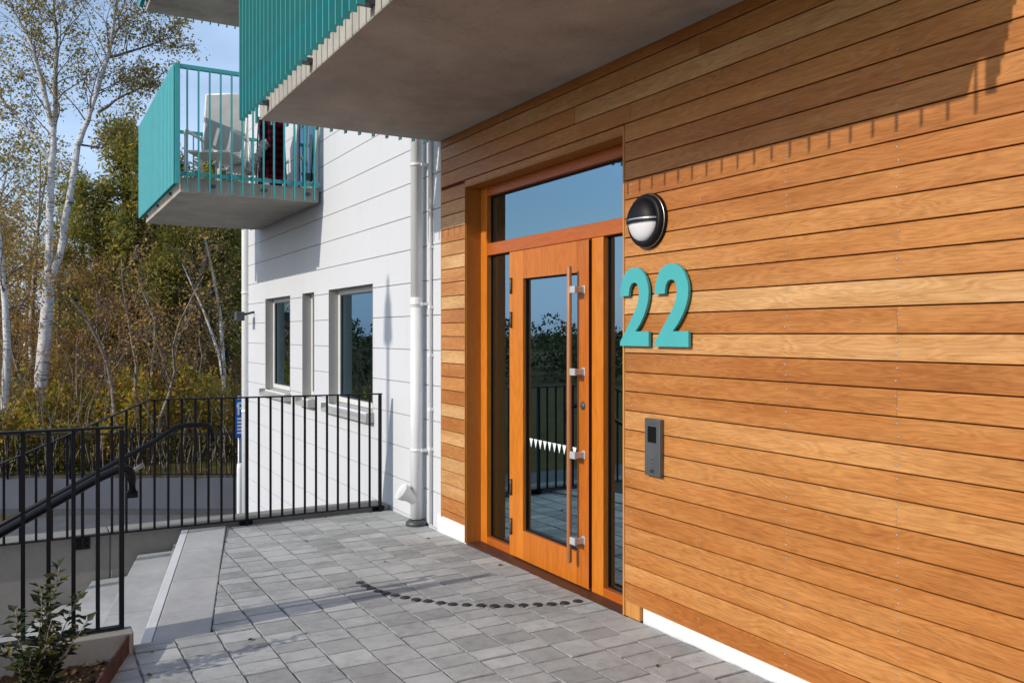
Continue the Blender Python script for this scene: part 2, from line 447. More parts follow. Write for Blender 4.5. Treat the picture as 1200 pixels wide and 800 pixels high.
def stone(poly):
    clean = [p for i,p in enumerate(poly) if (Vector(p)-Vector(poly[i-1])).length > .006]
    if len(clean) < 3 or area(clean) < .0012: return
    out = inset(clean, rng.uniform(.0012,.0028))
    if not out: return
    # a little wander of the corners
    wob = []
    for i,p in enumerate(out):
        q = out[(i+1)%len(out)]; le = math.hypot(q[0]-p[0],q[1]-p[1]); wob.append(p)
        for k in range(1,3 if le > .07 else 1): wob.append((p[0]+(q[0]-p[0])*k/3, p[1]+(q[1]-p[1])*k/3))
    out = [(x+rng.uniform(-.0026,.0026), y+rng.uniform(-.0026,.0026)) for x,y in wob]
    mid = inset(out, .0022); top = inset(out, .0065)
    if not mid or not top: return
    dz = rng.uniform(-.0018,.0018); tx, ty = rng.gauss(0,.0028), rng.gauss(0,.0028)
    cx = sum(p[0] for p in out)/len(out); cy = sum(p[1] for p in out)/len(out)
    n = len(out); b = len(mb.v)
    for ring, z in ((out,-.03),(out,-.005),(mid,-.0018),(top,0)):
        for x,y in ring: mb.v.append((x,y,G(y)+z+dz+(x-cx)*tx+(y-cy)*ty))
    for k in range(3):
        for i in range(n):
            j = (i+1)%n
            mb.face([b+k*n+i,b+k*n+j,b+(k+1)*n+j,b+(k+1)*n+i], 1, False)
    mb.face([b+3*n+i for i in range(n)], 0, False)
pitch = .2055; x1 = 2.938
while x1 > -.75:
    x0 = x1-pitch
    y = -5+rng.random()*.2
    while y < 7.5:
        L = rng.choice([.135,.135,.15,.168,.168,.19,.205]); y2 = y+L
        if y2 > .5 or x1 > 1.5:
            base = [(x0,y),(x1,y),(x1,y2),(x0,y2)]
            for lo,hi in ((-9,4.74),(4.74,4.797),(4.797,7.49)):
                if y2 <= lo or y >= hi: continue
                if lo == 4.74 and not (x0 < .9): 
                    lo2, hi2 = 4.74, 7.49
                p = base
                if y2 > hi and (x0 < .95 or hi > 7): p = clip(p, 0,-1,-hi)
                elif y2 > hi: hi = 99
                if y < lo and x0 < .95: p = clip(p, 0,1,lo)
                elif y < lo: continue
                if len(p) < 3: continue
                if hi <= 4.74 or (hi == 99 and lo < 0): p = clip(p, 1,-.31, .45-4.74*.31)
                elif lo == 4.74: p = clip(p, 1,0,.462)
                else: p = clip(p, 1,-.2245, .867-4.80*.2245)
                if len(p) < 3: continue
                stone(p)
                if hi == 99: break
        y = y2
    x1 = x0
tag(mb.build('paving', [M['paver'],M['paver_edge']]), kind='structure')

# ------------------------------------------------------------------ concrete stairs beside the landing
EA, EB = (.51,4.80), (1.115,7.47)      # front edge of the top slab
def edge(y): return EA[0]+(y-EA[1])*(EB[0]-EA[0])/(EB[1]-EA[1])
st = thing('concrete_stairs', 'light grey concrete stairs going down beside the paved landing', 'stairs', (.8,6,0))
def tread(k):
    mb = MB(); z = -.16*k+G(6)
    o0, o1 = -.33*k, -.33*(k-1)+.03
    if k == 0: o1 = .352
    y0, y1 = 4.80, 7.47
    ym = 5.95
    for a,b in ((y0,ym-.003),(ym+.003,y1)):
        q = .058 if k == 0 else 0
        mb.prism([(edge(a)+o0+q,a),(edge(a)+o1,a),(edge(b)+o1,b),(edge(b)+o0+q,b)], z-.19, z)
    t = mb.build('step', M['steps'], st, bevel=.006)
    if k: return
    nb = MB(); nb.prism([(edge(y0)+o0,y0),(edge(y0)+o0+.055,y0),(edge(y1)+o0+.055,y1),(edge(y1)+o0,y1)], z-.19, z+.001)
    nb.build('nosing', M['nosing'], t, bevel=.004)
for k in range(15): tread(k)
mb = MB()
for k in range(15):
    mb.prism([(edge(4.83)-.33*k+.02,4.83),(edge(4.83)-.33*k+.36,4.83),(edge(7.45)-.33*k+.36,7.45),(edge(7.45)-.33*k+.02,7.45)], LOW+.001, -.16*k-.21)
mb.build('stair_body', M['concrete'], st)

# walls beside the stairs
mb = MB()
xx = [-9.0,-3.2,-.55,.585,2.93]
for a,b in zip(xx, xx[1:]): mb.box(a+.004,b-.004,7.50,7.80,LOW+.001,-.005)
mb.box(-8.9,2.92,7.52,7.78,LOW,-.03)
tag(mb.build('retaining_wall', M['concrete'], bevel=.006), 'beige grey concrete wall along the far side of the stairs', 'wall')
mb = MB()
mb.prism([(-5.5,4.68),(.472,4.68),(.472,4.795),(-5.5,4.795)], LOW+.001, .086)
tag(mb.build('planter_wall', M['concrete'], bevel=.006), 'low concrete kerb wall carrying the nearest black railing behind the planting bed', 'wall')
mb = MB()
mb.prism([(-.36,2.14),(-.352,2.12),(.452,4.676),(.440,4.676)], lambda y: -.2, lambda y: .06+(y-2)*.008)
tag(mb.build('planter_edge', M['corten'], bevel=.002), 'rusty steel edging strip bordering the planting bed by the paving', 'edging')
# soil
mb = MB(); n = 60
def sx(y): return .445+(y-4.68)*.314
for j in range(n+1):
    y = 2.15+(4.675-2.15)*j/n
    for i in range(n+1):
        x = -2.6+(sx(y)-.012+2.6)*(i/n)**.6
        z = -.035+.06*noise.noise(Vector((x*2.3,y*2.3,0)))+.035*noise.noise(Vector((x*11,y*11,5)))+.02*noise.noise(Vector((x*31,y*31,9)))
        mb.v.append((x,y,z+.005))
for j in range(n):
    for i in range(n): mb.face([j*(n+1)+i,j*(n+1)+i+1,(j+1)*(n+1)+i+1,(j+1)*(n+1)+i],0,True)
tag(mb.build('soil', M['soil']), kind='stuff')
rng = random.Random(3); mb = MB()
for _ in range(1500):                                  # mulch chips and dead leaves on the soil
    y = rng.uniform(3.2,4.66); x = sx(y)-.02-rng.random()**1.3*1.1
    z = -.055+.06*noise.noise(Vector((x*2.3,y*2.3,0)))+.035*noise.noise(Vector((x*11,y*11,5)))+.035
    a = rng.uniform(0,6.3); s = rng.uniform(.006,.02); u = Vector((math.cos(a),math.sin(a),rng.uniform(-.6,.6)))*s; v = Vector((-math.sin(a),math.cos(a),rng.uniform(-.6,.6)))*s*.5
    p = Vector((x,y,z)); mb.quad(p-u,p+v,p+u,p-v)
tag(mb.build('mulch', M['drygrass']), kind='stuff')

rng = random.Random(41)
for i in range(11):
    x, y = [(.50,4.30),(.62,4.05),(1.02,4.55),(1.9,6.6),(2.5,6.9),(2.75,6.2),(1.35,6.9),(2.6,3.2),(.55,4.62),(2.2,5.7),(2.85,5.2)][i]
    mb = MB(); a = rng.uniform(0,6.3); u = Vector((math.cos(a),math.sin(a),0)); v = Vector((-u.y,u.x,0)); c = Vector((x,y,G(y)+.002)); L_ = rng.uniform(.014,.024)
    mb.add([c-u*L_,c-u*L_*.2+v*L_*.55+Vector((0,0,.007)),c+u*L_*.5+v*L_*.4+Vector((0,0,.006)),c+u*L_+Vector((0,0,.004)),c+u*L_*.5-v*L_*.4+Vector((0,0,.009)),c-u*L_*.2-v*L_*.55+Vector((0,0,.008)),c+Vector((0,0,.001))],[(6,0,1),(6,1,2),(6,2,3),(6,3,4),(6,4,5),(6,5,0)])
    tag(mb.build('fallen_leaf', M['drygrass']), 'tiny dry brown leaf fallen on the grey paving', 'leaf', 'fallen leaves on the paving')
def leaf(mb, p, d, up, L, W, m=0, fold=.25):
    """a small pointed leaf of four faces"""
    d = d.normalized(); s = d.cross(up)
    if s.length < 1e-4: s = d.cross(Vector((1,0,.3)))
    s.normalize(); nrm = s.cross(d)
    a = p; m1 = p+d*L*.45-nrm*L*.05; e = p+d*L-nrm*L*.14
    l1 = p+d*L*.42+s*W*.5+nrm*W*fold; r1 = p+d*L*.42-s*W*.5+nrm*W*fold
    mb.add([a,l1,e,r1,m1],[(0,4,1),(4,2,1),(0,3,4),(4,3,2)], m, True)

def shrub(name, label, loc, stems, seed, lsz=.046, cat='shrub'):
    rng = random.Random(seed); root = thing(name, label, cat, loc)
    sb, lb = MB(), MB()
    for (dx,dy,h,nl) in stems:
        n = 9; pts = []; p = Vector((rng.uniform(-.02,.02),rng.uniform(-.02,.02),-.06)); 
        for i in range(n):
            t = i/(n-1); pts.append(p+Vector((dx*t**1.4+rng.gauss(0,.006),dy*t**1.4+rng.gauss(0,.006),(h+.06)*t)))
        sb.tube(pts, [.0030*(1-.75*i/(n-1))+.0007 for i in range(n)], 5)
        for k in range(nl):
            t = .22+.78*(k+rng.random())/nl; i = min(n-2,int(t*(n-1))); q = pts[i].lerp(pts[i+1], t*(n-1)-i)
            a = k*2.4+rng.uniform(-.5,.5); el = rng.uniform(.0,.9)
            d = Vector((math.cos(a)*math.cos(el),math.sin(a)*math.cos(el),math.sin(el)))
            st_ = q+d*rng.uniform(.004,.02)
            sb.tube([q,st_], .0008, 3)
            s = lsz*rng.uniform(.8,1.35)*(1.25-.3*t)
            leaf(lb, st_, d, Vector((rng.gauss(0,.3),rng.gauss(0,.3),1)), s, s*.60)
    sb.build('stem', M['bark_grey'], root).location = (0,0,0)
    lb.build('leaves', M['leaf_shrub'], root).location = (0,0,0)
    return root
shrub('shrub', 'small leafy evergreen shrub in the planting bed in front of the black railing', (.03,4.30,-.02),
      [(.10,.03,.56,60),(.02,.0,.50,54),(-.06,.03,.40,46),(.16,.05,.42,46),(.20,-.02,.32,36),(-.11,-.03,.27,36),(.07,-.06,.36,42),(.13,-.06,.24,34),(-.03,-.07,.22,34)], 5)
shrub('sapling', 'tiny thin stemmed sapling at the left edge of the planting bed', (-.16,4.32,-.03), [(.02,.0,.27,11),(-.03,0,.16,7)], 8, .03, 'plant')
rng = random.Random(9); mb = MB()
for _ in range(160):
    c = Vector((.06,4.24,-.04))+Vector((rng.gauss(0,.035),rng.gauss(0,.03),0)); a = rng.uniform(0,6.28); le = rng.uniform(.10,.26)
    d = Vector((math.cos(a)*.8,math.sin(a)*.8,rng.uniform(.3,1.1))).normalized(); s = d.cross(Vector((0,0,1))).normalized()*.0022
    p1 = c+d*le*.55; p2 = c+d*le+Vector((0,0,-le*.35))
    mb.add([c-s,c+s,p1+s,p1-s,p2],[(0,1,2,3),(3,2,4)])
tag(mb.build('dry_grass', M['drygrass']), 'tuft of dead brown grass at the foot of the small shrub', 'grass tuft')

# ------------------------------------------------------------------ railings
def bar_mesh(h, wx=.009, wy=.02, mat='black'):
    mb = MB(); mb.box(-wx/2,wx/2,-wy/2,wy/2,0,h); return mb
# railing on the kerb wall, nearest the camera
YN = 4.765
rn = thing('railing', 'short black steel railing on the kerb wall, nearest the shrub', 'railing', (-.6,YN,.086), 'black steel railings at the landing')
mb = MB(); mb.box(-4.2,.433,YN-.02,YN+.02,1.100,1.112); mb.build('top_rail', M['black'], rn, bevel=.002)
mb = MB(); mb.box(-4.2,.433,YN-.02,YN+.02,.094,.104); mb.build('bottom_rail', M['black'], rn, bevel=.002)
first = None
for i in range(10):
    x = .424-.1085*i
    mb = bar_mesh(1.0,.019 if i else .022,.02 if i else .036)
    if i == 0: o = mb.build('post', M['black'], rn); o.location = (x+.6,0,.006)
    elif first is None: first = mb.build('baluster', M['black'], rn); first.location = (x+.6,0,.016)
    else: copy_to(first, rn, (x+.6,0,.016))
for i in range(10,24): copy_to(first, rn, (.424-.1085*i+.6,0,.016))
# far railing, level by the building and sloping where the stairs go down
YF = 7.45
rf = thing('railing', 'long black railing meeting the white wall, its left half sloping down along the stairs', 'railing', (1.6,YF,0), 'black steel railings at the landing')
SL = .37
def ztop(x): return 1.052 if x > .868 else 1.052-(.868-x)*.425
mb = MB()
def flat(mb, x0, z0, x1, z1, hy=.022, t=.011):
    mb.add([(x0,YF-hy,z0-t),(x1,YF-hy,z1-t),(x1,YF+hy,z1-t),(x0,YF+hy,z0-t),(x0,YF-hy,z0),(x1,YF-hy,z1),(x1,YF+hy,z1),(x0,YF+hy,z0)],
           [(0,3,2,1),(4,5,6,7),(0,1,5,4),(1,2,6,5),(2,3,7,6),(3,0,4,7)])
flat(mb, .868,1.052,2.842,1.034); flat(mb, -1.4,ztop(-1.4),.868,1.052)
mb.build('top_rail', M['black'], rf)
mb = MB(); flat(mb, -1.4,.012,2.842,.012,.02,.010); mb.build('bottom_rail', M['black'], rf)
px = [.386,1.634,2.826]
def brk(x):
    mb = MB(); mb.box(x-.055,x+.055,YF+.028,YF+.049,-.10,.0); 
    for a in (-.035,.035):
        for zz in (-.03,-.075): mb.lathe([(0,.0),(.008,.0),(.008,.008),(0,.008)], (x+a,YF+.028,zz), (0,-1,0), 8)
    return mb
for x in px:
    mb = MB(); mb.box(x-.011,x+.011,YF-.02,YF+.02,-.09,ztop(x)-.012+(0 if x < 1 else -.02*(x-.868)/2)); p = mb.build('post', M['black'], rf, bevel=.002)
    mb = brk(x); mb.build('bracket', M['black'], p)
bays = [(2.826,1.634,12),(1.634,.386,12),(.386,-1.4,17)]
for a,b,n in bays:
    for i in range(1,n):
        x = a+(b-a)*i/n; h = ztop(x)-(.012 if x < .868 else .012+.018*(x-.868)/1.97)
        mb = MB(); mb.box(x-.009,x+.009,YF-.006,YF+.006,.011,h); mb.build('baluster', M['black'], rf)
# handrails
hr = thing('handrail', 'black tube handrail on the far side of the stairs, bent level at its top', 'handrail', (1,7.36,.8), 'tube handrails of the stairs')
pts = [(-2.2,7.37,-.90),(.70,7.37,.62),(.90,7.37,.725),(1.0,7.37,.79),(1.06,7.37,.825),(1.13,7.37,.836),(1.25,7.37,.836),(1.30,7.37,.83),(1.33,7.37,.805),(1.338,7.37,.77),(1.338,7.37,.70)]
mb = MB(); mb.tube(pts, .02, 12); mb.build('tube', M['black'], hr)
for x,z in ((1.338,.70),(.386,.45)): mb = MB(); mb.tube([(x,7.37,z+.01),(x,7.41,z-.03),(x,7.44,z-.03)], .007, 6); mb.build('bracket', M['black'], hr)
hn = thing('handrail', 'black tube handrail behind the nearest railing, its end turned down', 'handrail', (.4,4.95,.85), 'tube handrails of the stairs')
YH = 4.93
pts = [(-2.2,YH,-.53),(-.1,YH,.60),(.34,YH,.836),(.42,YH,.868),(.452,YH,.872),(.476,YH,.862),(.488,YH,.84),(.490,YH,.81),(.490,YH,.745)]
mb = MB(); mb.tube(pts, .0225, 14); mb.build('tube', M['black'], hn)
mb = MB(); mb.tube([(.487,YH+.01,.845),(.51,YH+.05,.855),(.55,YH+.07,.875)], .012, 8); mb.build('bracket', M['galv'], hn)
mb = MB(); mb.box(.462,.518,YH-.012,YH+.02,.715,.75); mb.build('end_cap', M['black'], hn, bevel=.004)

# ------------------------------------------------------------------ the apartment building
bd = thing('apartment_building', 'apartment building with orange wooden cladding at the entrance and white cladding behind', 'building', (5,4,0))
OY0, OY1, OZ = 3.905, 5.912, 2.70           # the door opening
P = .107; PH = 1.578                        # pitch of the boards
rng = random.Random(21)
mb = MB()
studs = [3.84-.56*i for i in range(-6,15)]
def board(y0, y1, z0, z1):
    if y1-y0 < .02 or z1-z0 < .012: return
    dx = rng.uniform(-.0012,.0012); X = XW+dx; c = .0016; t = .021; tl = rng.uniform(.0,.0022)
    prof = [(XW+t,z0),(X+c-tl,z0),(X-tl,z0+c),(X,z1-c),(X+c,z1),(XW+t,z1)]
    n = len(prof); b = len(mb.v)
    for y in (y0,y1):
        for x,z in prof: mb.v.append((x,y,z))
    for i in range(n):
        j = (i+1)%n; mb.face([b+i,b+j,b+n+j,b+n+i])
    mb.face([b+i for i in range(n-1,-1,-1)]); mb.face([b+n+i for i in range(n)])
def row(y0, y1, z0, z1):
    """one course, cut into boards of random length that butt at the studs"""
    cuts = sorted(s for s in studs if y0+.3 < s < y1-.3)
    y = y1; edges = [y1]
    while True:
        c = [s for s in cuts if s < y-1.6]
        if not c: break
        y = rng.choice(c[-4:]) if len(c) > 4 else c[0] if rng.random() < .3 else None
        if y is None: break
        edges.append(y)
    edges.append(y0)
    for a,b in zip(edges, edges[1:]): board(b+.0006, a-.0006, z0, z1)
gap = .0058
k = -14
while True:
    z0 = PH+P*k+gap/2; z1 = PH+P*(k+1)-gap/2; k += 1
    if z0 > 8.6: break
    if z0 > OZ-.005+.05: row(-4, 6.345, z0, z1)
    else:
        row(-4, OY0-.011, z0, min(z1, 2.752))
# left of the door, laid a little lower; and the narrow course over the door
k = 0; z = .108
off = 1.2356-P*10-.107
while True:
    z0 = off+P*k+gap/2; z1 = off+P*(k+1)-gap/2; k += 1
    if z1 < .13: continue
    if z0 > OZ: break
    board(OY1+.004, 6.345, max(z0,.108), min(z1,2.752))
board(OY0-.008, 6.345, 2.702, 2.7505) if False else None
board(OY0-.008, OY1+.003, OZ+.002, 2.7505)
mb.box(XW+.0125,XW+.05,-4,OY0-.012,.085,8.6,1); mb.box(XW+.0125,XW+.05,OY1+.004,6.34,.11,2.72,1); mb.box(XW+.0125,XW+.05,OY0-.0115,6.34,2.722,8.6,1)
mb.build('wood_cladding', [M['clad'],M['backing']], bd)
# screw heads
mb = MB()
for y in studs:
    if not (-.2 < y < 3.9): continue
    for k in range(-14,12):
        for f in (.27,.73):
            z = PH+P*(k+f)
            if z < .1: continue
            mb.lathe([(0,.0016),(.0036,.0016),(.0046,0)], (XW-.0012,y+rng.uniform(-.006,.006),z+rng.uniform(-.003,.003)), (-1,0,0), 7)
for k in range(3,24):
    for f in (.27,.73):
        for y in (5.95,6.31):
            mb.lathe([(0,.0016),(.0028,.0016),(.0036,0)], (XW-.0012,y,off+P*(k-2+f)), (-1,0,0), 7)
tag(mb.build('screw_heads', M['galv'], bd), kind='stuff')
# trims
mb = MB()
mb.box(XW-.004,3.06,OY0-.010,OY0+.004,.0,2.745); mb.box(XW+.004,XW+.045,3.765,OY0-.011,.0,.083)
mb.box(XW+.0,XW+.04,6.346,6.356,.10,8.6)
mb.build('corner_trim', M['trim'], bd)
mb = MB()
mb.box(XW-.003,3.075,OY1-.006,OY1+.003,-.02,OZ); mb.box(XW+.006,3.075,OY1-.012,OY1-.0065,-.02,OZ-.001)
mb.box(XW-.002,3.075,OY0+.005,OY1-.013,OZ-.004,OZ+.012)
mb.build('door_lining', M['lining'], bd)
mb = MB()
mb.box(XW+.024,3.2,-4,3.76,-.3,.081); mb.box(XW+.01,3.2,OY1+.0045,6.44,-.3,.1065)
mb.build('plinth', M['plinth'], bd)
# entrance frame
FX = 3.06
for y0_,y1_,zt_ in ((5.800,OY1-.013,OZ-.005),(OY0+.005,3.99,OZ-.005),(5.386,5.447,2.170),(4.282,4.404,2.170)):
    mb = MB(); mb.box(FX,FX+.09,y0_,y1_,-.02,zt_); mb.build('frame_post', M['door'], bd, bevel=.003)
for nm,q in (('transom_rail',(FX-.004,FX+.09,3.991,5.799,2.1715,2.262)),('head_rail',(FX,FX+.09,3.991,5.799,2.622,OZ-.005)),('sill_rail',(FX,FX+.09,5.448,5.799,-.02,.036)),('sill_rail',(FX,FX+.09,3.991,4.281,-.02,.034))):
    mb = MB(); mb.box(*q); mb.build(nm, M['door_h'], bd, bevel=.003)
mb = MB(); mb.box(XW+.012,FX+.1,OY0+.006,OY1-.014,-.09,-.018); mb.build('threshold', M['sillwood'], bd, bevel=.003)
def pane(name, y0, y1, z0, z1, x, parent, mat='glass'):
    mb = MB(); mb.quad((x,y1,z0),(x,y0,z0),(x,y0,z1),(x,y1,z1)); return mb.build(name, M[mat], parent)
def gasket(mb, y0, y1, z0, z1, x, w=.008, t=.008):
    for a in ((y0,y1,z0,z0+w),(y0,y1,z1-w,z1),(y0,y0+w,z0+w,z1-w),(y1-w,y1,z0+w,z1-w)): mb.box(x-t,x+.004,*a)
for nm,(a,b,c,d) in dict(transom_pane=(3.9905,5.7995,2.2625,2.6215), side_pane=(5.4475,5.7995,.0365,2.171), side_pane_=(3.9905,4.2815,.0345,2.171)).items():
    o = pane(nm.rstrip('_'), a,b,c,d, FX+.045, bd)
    g = MB(); gasket(g, a,b,c,d, FX+.044); g.build('gasket', M['black'], o)
# the door leaf
LX = 3.045; D0, D1 = 4.409, 5.381; GZ0, GZ1 = .195, 1.966; GY0, GY1 = 4.545, 5.228
dr = MB()
dr.box(LX,LX+.06,GY1,D1,-.010,2.166); dr.box(LX,LX+.06,D0,GY0,-.010,2.166)
door = dr.build('entrance_door', M['door'], bd, bevel=.003)
for a_,b_ in ((GZ1,2.1655),(-.0095,GZ0)):
    mb = MB(); mb.box(LX+.0005,LX+.0595,GY0+.0005,GY1-.0005,a_,b_); mb.build('door_rail', M['door'], door)
pane('door_pane', GY0,GY1,GZ0,GZ1, LX+.034, door)
mb = MB(); gasket(mb, GY0+.0006,GY1-.0006,GZ0+.0005,GZ1-.0005, LX+.033, .01, .01); mb.build('gasket', M['black'], door)
mb = MB()
for i in range(11):
    y = 5.19-i*.0605
    mb.add([(LX+.0325,y,.848),(LX+.0325,y-.046,.848),(LX+.0325,y-.023,.785)],[(0,1,2)])
mb.build('triangle_stickers', M['sticker'], door)
mb = MB(); mb.tube([(2.975,4.528,.143),(2.975,4.528,.148),(2.975,4.528,1.996),(2.975,4.528,2.003)], [.0125,.016,.016,.0125], 16)
mb.build('handle_bar', M['bar'], door)
for z in (1.854,1.340,.821,.286):
    mb = MB(); mb.box(2.966,2.984,4.456,4.513,z-.022,z+.022); mb.box(2.984,LX+.001,4.458,4.476,z-.018,z+.018); mb.box(LX-.006,LX+.001,4.450,4.484,z-.026,z+.026)
    mb.build('handle_bracket', M['bracketsteel'], door, bevel=.003)
for z in (1.922,1.677,.478,.196):
    mb = MB(); mb.tube([(LX-.008,5.3845,z-.058),(LX-.008,5.3845,z-.02),(LX-.008,5.3845,z+.02),(LX-.008,5.3845,z+.058)], .0095, 10)
    mb.box(LX-.004,LX+.012,5.379,5.397,z-.055,z+.055)
    mb.build('hinge', M['bronze'], door)
mb = MB(); mb.lathe([(.0,.012),(.014,.012),(.016,.010),(.024,.007),(.026,0)], (LX,4.475,1.127), (-1,0,0), 20); mb.build('lock', M['darkgrey'], door)
mb = MB(); mb.box(LX-.004,LX+.03,4.4045,4.4085,-.0,2.16); mb.build('door_edge', M['black'], door)

# white cladding with window openings
WX = 2.952; WY0, WY1 = 6.357, 13.42; WZ1 = 8.6; CP = .2925; CZ = 1.732
wins = [(7.97,9.37,.80,2.07),(9.93,10.42,.80,2.07),(10.98,12.28,.80,2.07)]
zs = set([LOW-.02, WZ1]); ys2 = set([WY0,WY1]); gro = []
k = -15
while CZ+CP*k < WZ1:
    z = CZ+CP*k; k += 1
    if z > LOW: zs |= {z-.0038, z+.0038}; gro.append((z-.0038,z+.0038))
for a,b,c,d in wins: zs |= {c,d}; ys2 |= {a,b}
zs = sorted(zs); ys2 = sorted(ys2)
mb = MB()
isg = lambda z: any(a < z < b for a,b in gro)
for i in range(len(ys2)-1):
    for j in range(len(zs)-1):
        a,b,c,d = ys2[i],ys2[i+1],zs[j],zs[j+1]; ym,zm = (a+b)/2,(c+d)/2
        if any(q[0]<ym<q[1] and q[2]<zm<q[3] for q in wins): continue
        x = WX+.012 if isg(zm) else WX
        mb.quad((x,b,c),(x,a,c),(x,a,d),(x,b,d), 1 if isg(zm) else 0)
        if isg(zm):
            mb.quad((WX,a,c),(x,a,c),(x,b,c),(WX,b,c),0); mb.quad((x,a,d),(WX,a,d),(WX,b,d),(x,b,d),0)
mb.quad((WX,WY0,LOW),(WX+.3,WY0,LOW),(WX+.3,WY0,WZ1),(WX,WY0,WZ1))
mb.box(WX-.006,WX+.006,WY1+.001,WY1+.04,LOW,WZ1)
mb.box(WX+.014,WX+.034,6.357,7.48,-.3,-.02)
mb.build('white_cladding', [M['white'],M['groove']], bd)
for a,b,c,d in wins:
    mb = MB(); t = .004; X1 = WX+.15
    mb.box(WX-.004,X1,b-t,b,c,d); mb.box(WX-.004,X1,a,a+t,c,d); mb.box(WX-.004,X1,a+t,b-t,d-t,d)
    W = mb.build('window', M['reveal'], bd)
    f = MB(); x0, x1 = WX+.105, WX+.16; q = .055
    f.box(x0,x1,a+t,a+t+q,c+.02,d-t); f.box(x0,x1,b-t-q,b-t,c+.02,d-t); f.box(x0,x1,a+t+q,b-t-q,d-t-q,d-t); f.box(x0,x1,a+t+q,b-t-q,c+.02,c+.02+q)
    f.build('frame', M['winframe'], W, bevel=.003)
    pane('pane', a+t+q,b-t-q,c+.02+q,d-t-q, x0+.025, W, 'winglass')
    g = MB(); gasket(g, a+t+q+.0005,b-t-q-.0005,c+.0205+q,d-t-q-.0005, x0+.024, .012, .012); g.build('gasket', M['darkgrey'], W)
    s = MB(); s.add([(WX-.085,a-.03,c-.05),(X1-.02,a-.03,c+.018),(X1-.02,b+.03,c+.018),(WX-.085,b+.03,c-.05),(WX-.085,a-.03,c-.085),(WX-.085,b+.03,c-.085),(WX-.081,a-.03,c-.085),(WX-.081,b+.03,c-.085),(WX-.081,a-.03,c-.054),(WX-.081,b+.03,c-.054)],
        [(0,1,2,3),(0,3,5,4),(4,5,7,6),(6,7,9,8)])
    s.box(WX-.083,WX-.002,b+.028,b+.032,c-.085,c+.01); s.box(WX-.083,WX-.002,a-.032,a-.028,c-.085,c+.01)
    s.build('sill', M['sillmetal'], W)
# glazed door out to the lower balcony
mb = MB(); mb.box(WX-.004,WX+.001,9.74,10.62,3.25,5.35)
bdoor = mb.build('balcony_door', M['darkgrey'], bd)
pane('pane', 9.80,10.56,3.36,5.28, WX-.010, bdoor, 'winglass')
for q in ((9.74,9.799,3.25,5.35),(10.561,10.62,3.25,5.35),(9.80,10.56,3.25,3.359),(9.80,10.56,5.281,5.35)):
    mb = MB(); mb.box(WX-.03,WX-.0045,*q); mb.build('frame', M['winframe'], bdoor)
# remaining walls, roof and the dark hall
mb = MB()
mb.box(2.97,14,WY1-.2,WY1,LOW,WZ1); mb.box(13.8,14,-4,WY1-.2,LOW,WZ1); mb.box(2.97,14,-4.2,-4,LOW,WZ1); mb.box(2.9,14.2,-4.3,WY1+.1,WZ1+.001,WZ1+.4)
mb.build('outer_wall', M['white'], bd)
mb = MB()
mb.box(2.984,13.79,-3.99,WY1-.21,-.3,-.10); mb.box(2.985,13.79,-3.99,WY1-.21,2.95,3.1)
mb.box(3.2,3.3,5.95,6.9,-.09,2.94); mb.box(3.2,3.3,3.4,3.86,-.09,2.94); mb.box(6.2,6.3,-3,13.2,-.09,2.94); mb.box(3.31,6.19,7.0,7.1,-.09,2.94); mb.box(3.31,6.19,2.9,3.0,-.09,2.94)
mb.box(2.99,3.2,-3.9,3.86,.1,2.94); mb.box(2.99,3.2,5.95,7.9,.11,2.94); mb.box(2.99,3.2,3.86,5.95,2.73,2.94)
mb.build('hall', M['hallwall'], bd)

